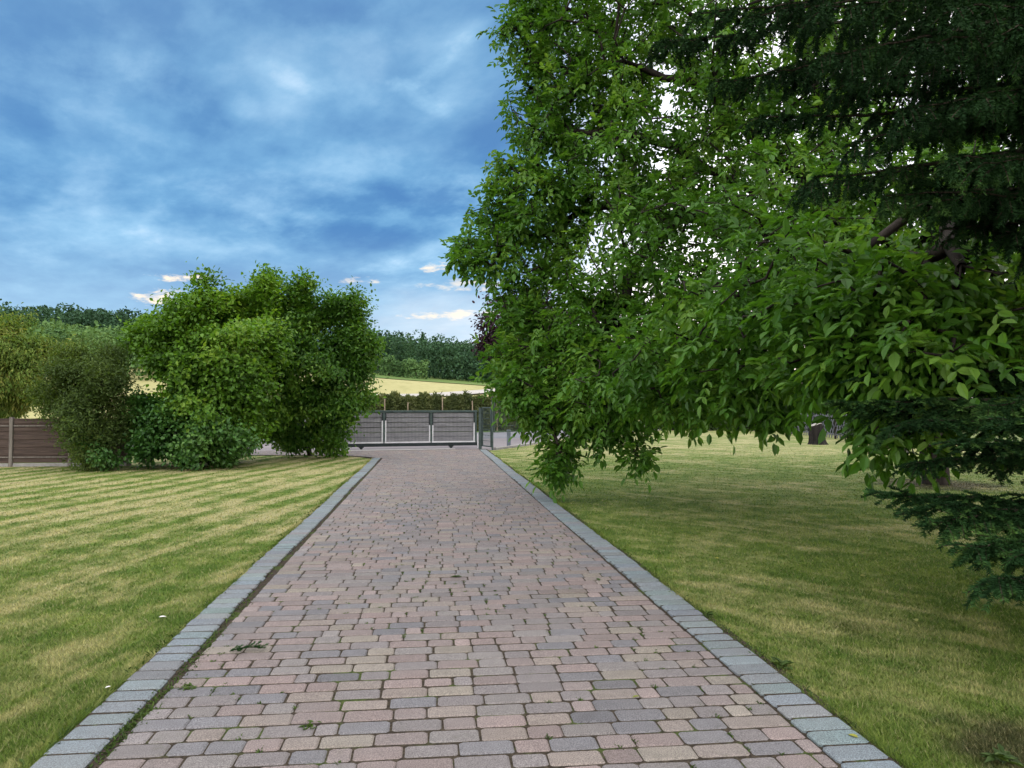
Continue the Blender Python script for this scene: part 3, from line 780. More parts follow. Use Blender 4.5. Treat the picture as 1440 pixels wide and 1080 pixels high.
# ------------------------------------------------------------------ walnut
def walnut():
    root = plant('walnut_tree', WALNUT_BASE, 'huge spreading walnut tree with low sweeping branches on the right lawn', 'tree')
    w = lambda *p: W(*p)
    limbs = [[w(8.25, 14.4, -.1), w(8.2, 14.4, .6), w(7.5, 14.1, 2.2), w(6.7, 13.8, 3.6), w(6.1, 13.6, 4.7), w(5.4, 13.2, 7), w(5.0, 12.8, 9.5), w(4.8, 12.6, 12)],
             [w(6.7, 13.8, 3.6), w(4.8, 13.4, 4.5), w(3, 13, 4.9), w(1.4, 12.9, 5.0)],
             [w(6.1, 13.6, 4.7), w(4.2, 12.6, 6.2), w(2.2, 12.6, 7.4)],
             [w(7.5, 14.1, 2.4), w(6.4, 11.5, 3.5), w(5.2, 8.8, 3.9), w(4.0, 6.8, 3.5), w(3.4, 5.8, 2.8)],
             [w(3, 13, 4.9), w(2.0, 12.3, 3.6), w(1.2, 12, 2.2)],
             [w(5.8, 10, 3.7), w(4.2, 9.3, 3.2), w(2.6, 9.8, 2.6)],
             [w(6.7, 13.8, 3.6), w(8.6, 12.6, 5.6), w(11.5, 12, 7)],
             [w(6.1, 13.6, 4.7), w(6.2, 16, 6.6), w(5.5, 18, 8)],
             [w(6.1, 13.6, 4.8), w(4, 13.2, 5.7), w(2.6, 13.2, 6.2), w(1.2, 13.2, 6.5)],
             [w(5.2, 8.8, 3.9), w(5.6, 7.2, 3.6), w(5.6, 6, 3.0)]]
    cl = []
    def add(px, py, d, r, n, rd=None, rz=None):
        cl.append((P(px, py, d), (r, rd or r, rz or r), n))
    # the crown's left edge, top to bottom
    add(850, 30, 13.5, 1.9, 170); add(770, 40, 13.3, .95, 60); add(735, 25, 13.3, .55, 24); add(800, 150, 13.2, 1.15, 85); add(752, 180, 13, .55, 26)
    add(770, 265, 13, 1.1, 75); add(725, 245, 13, .5, 22); add(745, 335, 12.9, 1.05, 75); add(682, 335, 12.8, .55, 26); add(662, 360, 12.7, .30, 10); add(705, 300, 12.8, .4, 16)
    add(760, 430, 12.7, .95, 75); add(718, 420, 12.6, .45, 18); add(760, 510, 12.3, .95, 85); add(722, 530, 12.2, .42, 18); add(790, 562, 12, .62, 60); add(752, 575, 12, .38, 18)
    add(782, 635, 11.8, .24, 13); add(778, 655, 11.7, .14, 7); add(850, 585, 11.5, .45, 30); add(895, 632, 11, .26, 9, rz=.18)
    # the body of the crown
    add(880, 480, 11.8, 1.35, 140); add(865, 550, 11, .78, 64); add(950, 390, 11.5, 1.6, 150); add(900, 260, 12.3, 1.5, 120); add(950, 522, 9.6, .95, 90, rz=.66)
    add(1000, 150, 12.5, 2.2, 170); add(1040, 470, 8.6, 1.0, 95); add(1050, 528, 8.4, .62, 45, rz=.42); add(1120, 430, 7.4, .85, 75); add(1075, 572, 8.2, .22, 7, rz=.16)
    add(1150, 462, 6.6, .62, 52); add(1200, 490, 6.4, .42, 26); add(1250, 420, 6.0, .65, 50); add(1275, 470, 5.7, .5, 38); add(1350, 460, 5.8, .6, 44); add(1275, 600, 5.8, .34, 16, rz=.28)
    add(1420, 460, 6.0, .55, 36); add(1400, 520, 6.4, .35, 14); add(1100, 330, 9.5, 1.3, 80); add(1230, 300, 10, 1.6, 90); add(1350, 330, 9, 1.4, 80); add(1130, 60, 12, 2.2, 120)
    cl.append((w(6.5, 13.5, 8.5), (6.5, 5.5, 4.5), 950)); cl.append((w(10.5, 13, 6), (4.5, 5, 4), 330)); cl.append((w(6.5, 18, 6.5), (6, 3, 4.5), 260))
    cl.append((w(4.2, 13, 12), (4.5, 4.5, 2.4), 330))
    tips = np.concatenate([in_ball(int(n * 1.0), c, r, .42) for c, r, n in cl])
    tips = tips[tips[:, 2] > .25]
    X, par, rad, ends = grow(limbs, tips, .42, .22, .35, .0066, sag=.05, p=2.3)
    rad = np.minimum(rad, .34)
    v, q = skeleton_geo(X, par, rad, 7, 0)
    mesh_obj('trunk', v, q, M['bark'], root, smooth=True)
    # pinnate leaves near the twig ends
    k = 7
    e = np.repeat(ends, k); n = len(e)
    tt = rng.random(n)[:, None]
    p0 = X[par[e]]*(1-tt) + X[e]*tt + rng.normal(size=(n, 3))*.09
    out = unit(X[e] - X[par[e]])
    d = unit(out*.5 + rand_dir(n)*.85 + np.array([0, 0, -.08]))
    rl = rng.uniform(.18, .30, n)
    side = unit(np.cross(d, np.array([0, 0, 1.]) + rng.normal(size=(n, 3))*.25)); nr = unit(np.cross(side, d))
    V, Q, Aa = [], [], []; off = 0
    lr = np.repeat(rng.random(len(ends)), k)
    for s_, along, sc in [(0, 1, 1.2), (-1, .78, 1.05), (1, .80, 1.05), (-1, .52, .95), (1, .54, .95), (-1, .28, .72), (1, .30, .72)]:
        keep = rng.random(n) < (.95 if along > .5 else .8)
        pos = p0 + d*(rl*along)[:, None] + np.array([0, 0, -1.])*(rl*along**2*.35)[:, None]
        ld = unit(d*(1 if s_ == 0 else .55) + side*s_*.85 + rand_dir(n)*.28 + np.array([0, 0, -.22]))
        L_ = rl*.43*sc*rng.uniform(.8, 1.2, n)
        vv, qq = leaves_geo(pos[keep], ld[keep], (nr + rand_dir(n)*.45)[keep], L_[keep], .50, .22)
        V.append(vv); Q.append(qq + off); off += len(vv)
        Aa.append(np.repeat(np.clip(lr*.6 + rng.random(n)*.4, 0, 1)[keep], 6))
    mesh_obj('crown', np.concatenate(V), np.concatenate(Q), M['walnut_leaf'], root, attr=np.concatenate(Aa))
walnut()

# ------------------------------------------------------------------ spruce close by on the right
class Needles:
    def __init__(s): s.a, s.b, s.w, s.tp = [], [], [], []
    def twig(s, a, b, dens=1.0, tip=0.0): s.a.append(a); s.b.append(b); s.w.append(dens); s.tp.append(tip)
    def geo(s, per_m=420, L=.022, wd=.0016):
        a, b, w = np.array(s.a), np.array(s.b), np.array(s.w)
        ln = np.linalg.norm(b-a, axis=1)
        cnt = np.maximum(3, (ln*per_m*w)).astype(int)
        i = np.repeat(np.arange(len(a)), cnt); n = len(i)
        t = rng.random(n)[:, None]
        ax = unit(b-a)[i]
        pos = a[i]*(1-t) + b[i]*t
        rd = unit(np.cross(ax, rand_dir(n)))
        rd[:, 2] = np.where(rd[:, 2] < -.35, -rd[:, 2]*.5, rd[:, 2])     # most needles sit on the upper side
        d = unit(ax*.75 + rd*.9)
        sd = unit(np.cross(d, rand_dir(n)))
        Ln = (L*rng.uniform(.7, 1.25, n))[:, None]
        v = np.stack([pos - sd*wd, pos + sd*wd, pos + d*Ln*.65 + sd*wd*.8, pos + d*Ln, pos + d*Ln*.65 - sd*wd*.8], 1).reshape(-1, 3)
        b5 = np.arange(n)[:, None]*5
        tp = np.array(s.tp)[i]; tw = rng.random(len(a))[i]
        return v, [b5 + np.array([[0, 1, 2, 4]]), b5 + np.array([[4, 2, 3]])], np.repeat(np.clip((tw*.35 + rng.random(n)*.25)*(1-tp) + tp*(.45 + .55*t[:, 0]), 0, 1), 5)

def spruce():
    T = W(4.95, 5.3)
    root = plant('spruce_tree', T, 'dark spruce with drooping needle branches at the right edge of the drive lawn', 'tree')
    N = Needles(); wood = MB()
    wood.tube([T + [0, 0, z] for z in (-.1, .5, 2, 4, 6, 8, 10)], [.27, .22, .2, .17, .14, .1, .05], 10, wob=.05)
    tw = []
    def branch(a, tip, sag=.25, dens=1.0, hang=.5, side_l=.62, tips=1.0):
        a, tip = np.asarray(a, float), np.asarray(tip, float)
        L = np.linalg.norm(tip-a); n = max(6, int(L/.075))
        t = np.linspace(0, 1, n)[:, None]
        pts = a + (tip-a)*t + np.array([0, 0, -1.])*sag*4*t*(1-t)*np.linspace(1.2, .7, n)[:, None]
        pts += np.cumsum(rng.normal(0, .006, (n, 3)), 0)
        wood.tube(pts, np.linspace(.028, .004, n), 5, cap=False)
        for i in range(n):
            f = i/(n-1)
            if f < .12: continue
            d = unit(pts[min(i+1, n-1)] - pts[max(i-1, 0)])
            sd = unit(np.cross(d, np.array([0, 0, 1.])))
            if i < n-1: N.twig(pts[i], pts[i+1], 1.1)
            for s in (-1, 1):
                if random.random() > dens: continue
                l = side_l*(1-f*.78)*random.uniform(.55, 1.15)*min(1, (f-.1)*3.2)
                q = pts[i].copy(); dirv = unit(d*.75 + sd*s*.85 + rng.normal(size=3)*.18)
                m = max(2, int(l/.085)); prev = q
                for j in range(m):
                    dirv = unit(dirv + np.array([0, 0, -hang*.22]) + rng.normal(size=3)*.06)
                    nx = prev + dirv*.085
                    N.twig(prev, nx, 1.0, float(j == m-1)*.8*tips); tw.append((prev, nx))
                    for _k in range(2 if random.random() < .7 else 1):
                        ss = unit(np.cross(dirv, np.array([0, 0, 1.])))*random.choice((-1, 1))
                        d2 = unit(dirv*.7 + ss*.7 + np.array([0, 0, -hang*.55]) + rng.normal(size=3)*.2)
                        e2 = prev + d2*random.uniform(.06, .15)
                        N.twig(prev, e2, 1.0, random.choice((0, .3, .6))*tips)
                    prev = nx
    def B_(px, py, d, z0, **k):
        branch(T + [0, 0, z0], P(px, py, d), **k)
    # low branch over the lawn
    B_(1262, 705, 4.7, .75, sag=.02, hang=.35); B_(1320, 735, 4.4, .78, sag=.0, hang=1.2, side_l=.8); B_(1365, 780, 4.1, .70, sag=.0, hang=1.3, side_l=.8); B_(1420, 730, 4.6, .85, sag=.0, hang=1.1, side_l=.8); B_(1405, 810, 3.8, .62, sag=.0, hang=1.3, side_l=.8); B_(1440, 770, 4.0, .8, sag=.0, hang=1.4, side_l=.8)
    # middle
    B_(1190, 560, 5.2, 1.75, sag=.05, hang=.5); B_(1260, 600, 4.9, 1.6, sag=.05, hang=.6); B_(1350, 620, 4.5, 1.5, sag=.1, hang=.7); B_(1230, 530, 5.6, 1.9, sag=.03); B_(1400, 640, 4.6, 1.35, sag=.05, hang=.6); B_(1300, 560, 5.9, 1.9, sag=.05, hang=.6); B_(1215, 585, 5.5, 1.6, sag=.05, hang=.9, side_l=.7); B_(1290, 640, 5.1, 1.4, sag=.05, hang=.8, side_l=.7); B_(1330, 580, 5.2, 1.7, sag=.02, hang=.9, side_l=.7); B_(1380, 560, 4.9, 1.8, sag=.02, hang=.9); B_(1430, 590, 4.3, 1.6, sag=.02, hang=.9); B_(1360, 530, 5.6, 2.0, sag=.02, hang=.9)
    B_(1300, 720, 4.5, .78, sag=.02, hang=.6); B_(1390, 770, 4.2, .7, sag=.02, hang=.8); B_(1350, 715, 5.0, .85, sag=.0, hang=.5)
    # upper, hanging over the frame's corner; tips darkened to paint the backlit silhouette
    for px, py, d, z in [(1115, 262, 5.0, 3.5), (1160, 240, 4.7, 3.6), (1240, 270, 4.6, 3.3), (1300, 280, 4.4, 3.1), (1200, 200, 4.4, 3.9), (1370, 270, 4.2, 3.1), (1060, 170, 5.0, 4.1), (1000, 110, 5.2, 4.6), (925, 60, 5.3, 5.0),
                         (960, 20, 5.0, 5.1), (1060, 40, 4.7, 5.0), (1150, 90, 4.3, 4.6), (1250, 150, 4.1, 4.2), (1330, 230, 4.0, 3.6), (1400, 220, 3.9, 3.5), (1180, 10, 4.2, 5.0), (1280, 60, 3.9, 4.6), (1380, 130, 3.7, 4.1),
                         (1100, -60, 4.6, 5.6), (1000, -80, 5.0, 5.8), (1250, -60, 4.0, 5.4), (1360, 0, 3.7, 4.8), (1430, 60, 3.6, 4.4), (1330, 330, 4.8, 2.8), (1410, 330, 4.6, 2.7), (1250, 260, 5.2, 3.4), (1150, 150, 5.4, 4.2), (1080, 90, 5.6, 4.7),
                         (1330, 280, 5.0, 3.2), (1200, 120, 4.9, 4.4), (1300, 180, 4.6, 3.9)]:
        B_(px, py, d, z, sag=random.uniform(-.05, .18), hang=random.uniform(1.6, 3.2), side_l=random.uniform(.55, 1.0), dens=.6, tips=.15 if py < 200 else .7)
    # the far side and the top, out of the frame
    for z in np.arange(1.2, 9.5, .55):
        for q in range(5):
            th = random.uniform(-1.3, 1.3) if z < 6 else random.uniform(0, 6.28)
            Lb = 3.2*(1 - z/11)*random.uniform(.8, 1.1)
            dv = W(math.cos(th), math.sin(th)) * Lb
            branch(T + [0, 0, z], T + dv + [0, 0, z - .35], sag=.1, dens=.6, hang=.7)
    a, b = np.array([x[0] for x in tw]), np.array([x[1] for x in tw])
    X = np.concatenate([a, b]); par = np.concatenate([-np.ones(len(a), int), np.arange(len(a))]); rad = np.full(len(X), .0035)
    v, q = skeleton_geo(X, par, rad, 3)
    wood.add(v, q)
    wood.build('trunk', M['twig'], root)
    v, f, at = N.geo(720, .027, .0027)
    print('needles', len(v)//5)
    mesh_obj('needles', v, f, M['needle'], root, attr=at)
spruce()

# ------------------------------------------------------------------ hedges
def hedge(name, label, p0, p1, h, depth, mat, n, L, wr, seed_step=.5, hvar=.2, stakes=0, cat='hedge'):
    p0, p1 = np.asarray(p0), np.asarray(p1)
    root = empty(name, (p0+p1)/2 * [1, 1, 0], label, cat)
    ln = np.linalg.norm(p1-p0); dr = (p1-p0)/ln; pr = np.array([-dr[1], dr[0], 0])
    u = rng.random(n)*ln
    prof = 1 + hvar*(np.sin(u*2.9) * .4 + np.sin(u*7.1+1) * .35 + np.sin(u*15.3) * .25)
    zz = rng.random(n)**.8 * h * prof
    off = rng.uniform(-1, 1, n) * depth/2 * np.sqrt(np.clip(1.08 - (zz/(h*prof))**3, 0, 1))
    pos = p0 + dr*u[:, None] + pr*off[:, None] + np.array([0, 0, 1.])*zz[:, None] + rng.normal(size=(n, 3))*.05
    pos[:, 2] = np.maximum(pos[:, 2], .02)
    d = unit(rand_dir(n) + np.array([0, 0, .3])); nr = unit(rand_dir(n) + pr*np.sign(off)[:, None] + np.array([0, 0, .4]))
    v, q = leaves_geo(pos, d, nr, L*rng.uniform(.6, 1.3, n), wr)
    a = np.clip(.5 + .3*np.sin(u*6.3) + rng.normal(0, .22, n), 0, 1)
    mesh_obj('foliage', v, q, mat, root, attr=np.repeat(a, 6))
    mb = MB()
    for x in np.arange(.3, ln, .8):
        b = p0 + dr*x
        mb.tube([b + [0, 0, -.05], b + [rng.normal(0, .05), 0, h*.5], b + [rng.normal(0, .1), 0, h*.85]], [.03, .022, .01], 5)
    mb.build('stem', M['bark'], root)
    for i in range(stakes):
        b = p0 + dr*(ln*(i+.5)/stakes + rng.normal(0, .2)) - pr*depth*.5*np.sign(pr @ (p0 - W(0, 0)) * 1.0)
        mb = MB(); mb.bar(b + [0, 0, -.05], b + [rng.normal(0, .06), rng.normal(0, .05), h*rng.uniform(.8, 1.02)], .07, .07, up=(0, 1, 0), bev=.3)
        mb.build('stake', M['stake'], root)
    return root
hedge('conifer_hedge', 'row of young staked hedge conifers across the road behind the sliding gate', W(-14, 43), W(1.6, 47.5), 2.15, .9, M['hedge_leaf'], 60000, .17, .36, hvar=.13, stakes=9)
hedge('boundary_hedge', 'dark clipped hedge at the far end of the right lawn behind the walnut', G(905, 604.5), G(1125, 606), 3.0, 1.5, M['back_leaf'], 26000, .22, .6, hvar=.12)
hedge('roadside_hedge', 'loose dark green hedge across the road to the right of the mesh fence', W(2.2, 49), W(9, 58), 2.6, 1.4, M['back_leaf'], 14000, .22, .6, hvar=.2)

hedge('boundary_hedge', 'dark unclipped hedge rising behind the grey lattice fence', G(1095, 602.5), G(1330, 621), 2.9, 1.3, M['back_leaf'], 30000, .2, .6, hvar=.2)
for i, (px, py, w_, h_, lab) in enumerate([(1212, 622, 16, 26, 'scruffy dark bush at the foot of the grey lattice fence'), (1105, 606, 22, 40, 'dark bush at the hedge end beside the lattice fence'), (1290, 628, 45, 60, 'dark bush right of the lattice fence beneath the walnut')]):
    b = G(px, py); d = -1.5/ray(px, py)[1]
    shrub('boundary_bush', lab, [b + [0, 0, .4]], [C(px, py - h_*.5, d, w_, h_*.55, .8), C(px + w_*.4, py - h_*.3, d, w_*.7, h_*.4, .6)], M['back_leaf'], 5000, .14, .5, b, tips_n=90, jit=.2)

# ------------------------------------------------------------------ lattice fence, stump
def lattice_fence():
    a, b = G(1112, 611), G(1262, 626)
    root = empty('lattice_fence', a, 'weathered grey diagonal lattice fence at the far right end of the lawn', 'fence')
    ln = np.linalg.norm(b-a); dr = (b-a)/ln; pr = np.array([-dr[1], dr[0], 0]); h = 1.15
    npan = 4
    for i in range(npan+1):
        c = a + dr*ln*i/npan
        mb = MB(); mb.tube([c + [0, 0, -.1], c + [0, 0, h+.12]], .05, 8); mb.build('post', M['bark'], root, smooth=False)
    for i in range(npan):
        s, e = ln*i/npan + .06, ln*(i+1)/npan - .06
        mb = MB()
        for z in (.22, 1.05):
            mb = MB(); mb.bar(a + dr*s + [0, 0, z], a + dr*e + [0, 0, z], .045, .06, bev=.3); mb.build('rail', M['lattice'], root)
        mb = MB(); sp = .27
        for sgn, o in ((1, .035), (-1, -.035)):
            x = s - h
            while x < e + h:
                x0, z0, x1, z1 = (x, .05, x+h*.62, h) if sgn < 0 else (x+h*.62, .05, x, h)
                # clip to the panel
                lo, hi = 0.0, 1.0
                for lim in (s, e):
                    tcut = (lim - x0)/(x1-x0)
                    if (lim == s) == (x1 > x0): lo = max(lo, tcut)
                    else: hi = min(hi, tcut)
                if hi - lo > .12:
                    q0 = a + dr*(x0+(x1-x0)*lo) + pr*o + [0, 0, z0+(z1-z0)*lo]
                    q1 = a + dr*(x0+(x1-x0)*hi) + pr*o + [0, 0, z0+(z1-z0)*hi]
                    mb.bar(q0, q1, .022, .055 if sgn < 0 else .03, up=np.cross(pr, q1-q0), bev=.4)
                x += sp
        mb.build('lattice_panel', M['lattice'], root)
lattice_fence()

def stump():
    b = G(1151, 625); d = 29.4
    root = empty('tree_stump', b, 'dark tree stump with a slanting pale cut top standing on the far lawn', 'stump')
    k, n = 22, 9
    th = np.linspace(0, 2*np.pi, k, endpoint=False)
    Rv, Uv = W(1, 0), W(0, 1)
    lob = 1 + .10*np.sin(th*3+.5) + .06*np.sin(th*7) + rng.normal(0, .03, k)
    v = []
    for i in range(n):
        f = i/(n-1)
        r = (.345 - .10*f + .08*max(0, .18-f)/.18) * lob * (1 + rng.normal(0, .02, k))
        lean = -.10*f
        x, yv = r*np.cos(th), r*np.sin(th)*.9
        top = .80 + .10*np.clip((x+.02)/.25, -1.6, .35)
        z = -.04 + f*(top+.04)
        v.append(b + (x+lean)[:, None]*Rv + yv[:, None]*Uv + np.array([0, 0, 1.])*z[:, None])
    V = np.concatenate(v)
    q = [[i*k+j, i*k+(j+1) % k, (i+1)*k+(j+1) % k, (i+1)*k+j] for i in range(n-1) for j in range(k)]
    mesh_obj('bark', V, np.array(q), M['stump_bark'], root)
    ring = V[-k:]; c = ring.mean(0); inner = c + (ring-c)*.93 + [0, 0, .012]
    v2 = np.concatenate([ring, inner, [c + [0, 0, .02]]])
    q2 = np.array([[j, (j+1) % k, k+(j+1) % k, k+j] for j in range(k)]); t2 = np.array([[k+j, k+(j+1) % k, 2*k] for j in range(k)])
    mesh_obj('cut_face', v2, [q2, t2], M['cut_wood'], root)
stump()

# ------------------------------------------------------------------ brown fence on the left
def plank_fence():
    a, b = G(-150, 657.5), G(185, 655)
    root = empty('plank_fence', a, 'brown horizontal plank fence behind the left shrubs', 'fence')
    ln = np.linalg.norm(b-a); dr = (b-a)/ln; pr = np.array([-dr[1], dr[0], 0])
    def along(px):                       # distance along the fence of image column px
        lo, hi = 0, ln
        f = (px + 150) / 335.0
        return ln*f
    posts = [along(-100), along(13), along(97), along(181)]
    for x in posts:
        c = a + dr*x
        mb = MB(); mb.bar(c + [0, 0, -.1], c + [0, 0, 1.24], .09, .09, up=dr, bev=.25); mb.build('post', M['fence_post'], root)
    for s, e in zip(posts[:-1], posts[1:]):
        s, e = s + .055, e - .055
        mb = MB(); z = .10; i = 0
        while z < 1.16:
            o = .012 if i % 2 else -.004
            jit = rng.normal(0, .004)
            mb.bar(a + dr*s + pr*o + [0, 0, z+.05+jit], a + dr*e + pr*o + [0, 0, z+.05+rng.normal(0, .004)], .02, .108 + rng.normal(0, .003), bev=.2)
            z += .098; i += 1
        mb.build('plank_panel', M['fence_plank'], root)
        mb = MB()
        for z in (.235, 1.02):
            mb = MB(); mb.bar(a + dr*s - pr*.028 + [0, 0, z], a + dr*e - pr*.028 + [0, 0, z], .022, .028, bev=.2); mb.build('batten', M['fence_post'], root)
        mb = MB(); mb.bar(a + dr*s + [0, 0, 1.19], a + dr*e + [0, 0, 1.19], .05, .03, bev=.2)
        mb.build('cap_rail', M['fence_plank'], root)
        mb = MB(); mb.bar(a + dr*s + [0, 0, .03], a + dr*e + [0, 0, .03], .06, .10, bev=.15); mb.build('base_board', M['concrete'], root)
plank_fence()

# ------------------------------------------------------------------ sliding gate
def sliding_gate():
    a, b = G(418, 633.6), G(671, 629.6)
    root = empty('sliding_gate', (a+b)/2, 'long grey-green sliding gate with grey slatted panels and white inner strips', 'gate')
    ln = np.linalg.norm(b-a); dr = (b-a)/ln; pr = np.array([dr[1], -dr[0], 0])          # towards the camera
    up = np.array([0, 0, 1.])
    def X(px): return ln*(px-418)/(671-418)
    z0, z1 = .10, 1.37
    mb = MB(); mb.bar(a + up*(z1-.04), b + up*(z1-.04), .07, .08, bev=.15); mb.build('top_rail', M['gate_green'], root)
    mb = MB(); mb.bar(a + up*(z0+.05), b + up*(z0+.05), .10, .12, bev=.15); mb.build('bottom_rail', M['gate_dark'], root)
    st_ = [X(420), X(470), X(535.5), X(602.8), X(668.5)]
    for x in st_:
        c = a + dr*x
        mb = MB(); mb.bar(c + up*(z0+.113), c + up*(z1-.083), .085, .062, up=pr, bev=.15); mb.build('upright', M['gate_green'], root)
    for i, (s, e) in enumerate(zip(st_[:-1], st_[1:])):
        s, e = s+.045, e-.045
        lo, hi = z0+.16, z1-.085
        mb = MB(); nst = 6
        for k in range(nst):
            za, zb = lo + (hi-lo)*k/nst + .008, lo + (hi-lo)*(k+1)/nst - .008
            mb.bar(a + dr*(s+.004) + up*(za+zb)/2, a + dr*(e-.004) + up*(za+zb)/2, .006, zb-za)
        mb.build('privacy_strip', M['gate_strip'], root)
        mb = MB()
        for k in range(nst+1):
            zk = lo + (hi-lo)*k/nst
            for o in (-.011, .011):
                mb.bar(a + dr*s + pr*o + up*zk, a + dr*e + pr*o + up*zk, .008, .008)
        x = s + .025
        while x < e:
            mb.bar(a + dr*x + pr*.019 + up*lo, a + dr*x + pr*.019 + up*hi, .006, .006, up=pr)
            x += .05
        mb.build('rod_mesh', M['gate_dark'], root)
        # pale strips round the lower half of every bay, dark above
        hw = [.62, .62, .78, .60][i]; 
        mb = MB(); mb.bar(a + dr*(s-.02) + pr*.014 + up*(z0+.135), a + dr*(e+.02) + pr*.014 + up*(z0+.135), .05, .05); mb.build('white_strip', M['gate_white'], root); mb = MB()
        hl, hr_ = [(.7, .75), (.7, .75), (.75, .58), (.58, .66)][i]
        mb.bar(a + dr*(s+.014) + pr*.014 + up*(z0+.163), a + dr*(s+.014) + pr*.014 + up*(z0+.16+hl), .042, .05, up=pr); mb.build('white_strip', M['gate_white'], root); mb = MB()
        mb.bar(a + dr*(e-.014) + pr*.014 + up*(z0+.163), a + dr*(e-.014) + pr*.014 + up*(z0+.16+hr_), .042, .05, up=pr)
        mb.build('white_strip', M['gate_white'], root)
        mb = MB()
        mb.bar(a + dr*(s+.014) + pr*.012 + up*(z0+.163+hl), a + dr*(s+.014) + pr*.012 + up*(hi), .042, .046, up=pr)
        mb.build('inner_frame', M['gate_dark'], root); mb = MB()
        mb.bar(a + dr*(e-.014) + pr*.012 + up*(z0+.163+hr_), a + dr*(e-.014) + pr*.012 + up*(hi), .042, .046, up=pr)
        mb.build('inner_frame', M['gate_dark'], root)
    for px in (504, 632):
        c = a + dr*X(px)
        mb = MB(); mb.tube([c + up*.055 - pr*.03, c + up*.055 + pr*.03], .055, 14); r = mb.build('roller', M['gate_dark'], root)
        mb = MB(); mb.bar(c + up*.085 - dr*.09, c + up*.085 + dr*.09, .05, .05); mb.build('bracket', M['gate_dark'], r)
sliding_gate()
tag(slab('gate_track', [G(418, 635.2), G(640, 631.6), G(640, 632.8), G(418, 636.6)][::-1], M['concrete'], .030), kind='structure')

def post(name, label, p, h, w, mat, cat='post'):
    root = empty(name, p, label, cat)
    mb = MB(); mb.bar(p + [0, 0, -.1], p + [0, 0, h], w, w, up=W(0, 1), bev=.15); mb.build('shaft', mat, root)
    mb = MB(); mb.bar(p + [0, 0, h+.001], p + [0, 0, h+.022], w+.012, w+.012, up=W(0, 1), bev=.4); mb.build('cap', mat, root)
    return root
gp = G(675.3, 631.5)
g_post = post('gate_post', 'grey-green square post where the sliding gate closes', gp, 1.45, .11, M['gate_green'])
mb = MB(); mb.bar(gp + W(-.085, -.03) + [0, 0, .05], gp + W(-.085, -.03) + [0, 0, .55], .035, .05, up=W(0, 1)); mb.build('catch_strip', M['gate_white'], g_post)
fp = G(692.5, 633)
post('mesh_fence_post', 'tall slim grey-green post between the side gate and the mesh fence', fp, 1.82, .065, M['gate_green'])
def mesh_panel(name, label, cat, p, q, z0, z1, frame=.04, nrow=7, mat='gate_green', wire=.008, step=.05):
    root = empty(name, (p+q)/2, label, cat)
    ln = np.linalg.norm(q-p); dr = (q-p)/ln; pr = np.array([dr[1], -dr[0], 0]); up = np.array([0, 0, 1.])
    mb = MB()
    mb.bar(p + up*z1, q + up*z1, frame, frame); mb.bar(p + up*z0, q + up*z0, frame, frame)
    for c in (p + dr*frame/2, q - dr*frame/2): mb.bar(c + up*(z0+frame/2+.001), c + up*(z1-frame/2-.001), frame, frame, up=pr)
    mb.build('frame', M[mat], root)
    mb = MB()
    for k in range(1, nrow):
        z = z0 + (z1-z0)*k/nrow
        mb.bar(p + up*z + pr*.008, q + up*z + pr*.008, wire, wire*1.8)
    x = step
    while x < ln - .02:
        mb.bar(p + dr*x - pr*.003 + up*z0, p + dr*x - pr*.003 + up*z1, wire*.7, wire*.7, up=pr); x += step
    mb.build('wire_mesh', M[mat], root)
    return root
mesh_panel('side_gate', 'narrow grey-green wire mesh side gate right of the sliding gate', 'gate', gp + W(.07, -.02), fp + W(-.04, .0), .12, 1.47)
mesh_panel('mesh_fence', 'green wire mesh fence panel running from the slim post behind the walnut leaves', 'fence', fp + W(.05, .0), G(742, 630) + [0, 0, 0], .62, 1.66, frame=.03, nrow=5)
bp = G(715.5, 628.5)
post('bollard', 'short blue-grey steel post standing in the paving beside the mesh fence', bp, .62, .15, M['steel'], 'bollard')
mb = MB()

# ------------------------------------------------------------------ woods on the hills
def wood_tree_geo(base, h, r, n, size, conif=False):
    if conif:
        f = rng.random(n); z = h*(.12+.88*f); rr = r*(1-f)*(.6+.4*rng.random(n)); th = rng.uniform(0, 6.28, n)
        pos = np.stack([rr*np.cos(th), rr*np.sin(th), z], 1); out = np.stack([np.cos(th), np.sin(th), np.full(n, .2)], 1)
    else:
        k = 11
        c = rand_dir(k) * np.array([r*.6, r*.6, h*.26]) + np.array([0, 0, h*.58]); rs = rng.uniform(.34, .5, k)*r
        i = rng.integers(k, size=n); u = rand_dir(n); u[:, 2] = np.where(u[:, 2] < -.3, -u[:, 2], u[:, 2])
        pos = c[i] + u*rs[i][:, None]*rng.uniform(.75, 1.05, (n, 1)); out = u
        m = rng.random(n) < .36                        # leafy skirt down to the ground
        th = rng.uniform(0, 6.28, n)
        sk = np.stack([r*.8*np.cos(th), r*.8*np.sin(th), rng.uniform(.02, .5, n)*h], 1)
        pos = np.where(m[:, None], sk, pos); out = np.where(m[:, None], np.stack([np.cos(th), np.sin(th), np.full(n, .3)], 1), out)
    d = unit(rand_dir(n) + np.array([0, 0, -.3])); nr = unit(out + rand_dir(n)*.55)
    v, q = leaves_geo(pos + base, d, nr, size*rng.uniform(.6, 1.3, n), .75)
    a = np.clip(rng.random()*.55 + rng.random(n)*.45, 0, 1)
    return v, q, np.repeat(a, 6)
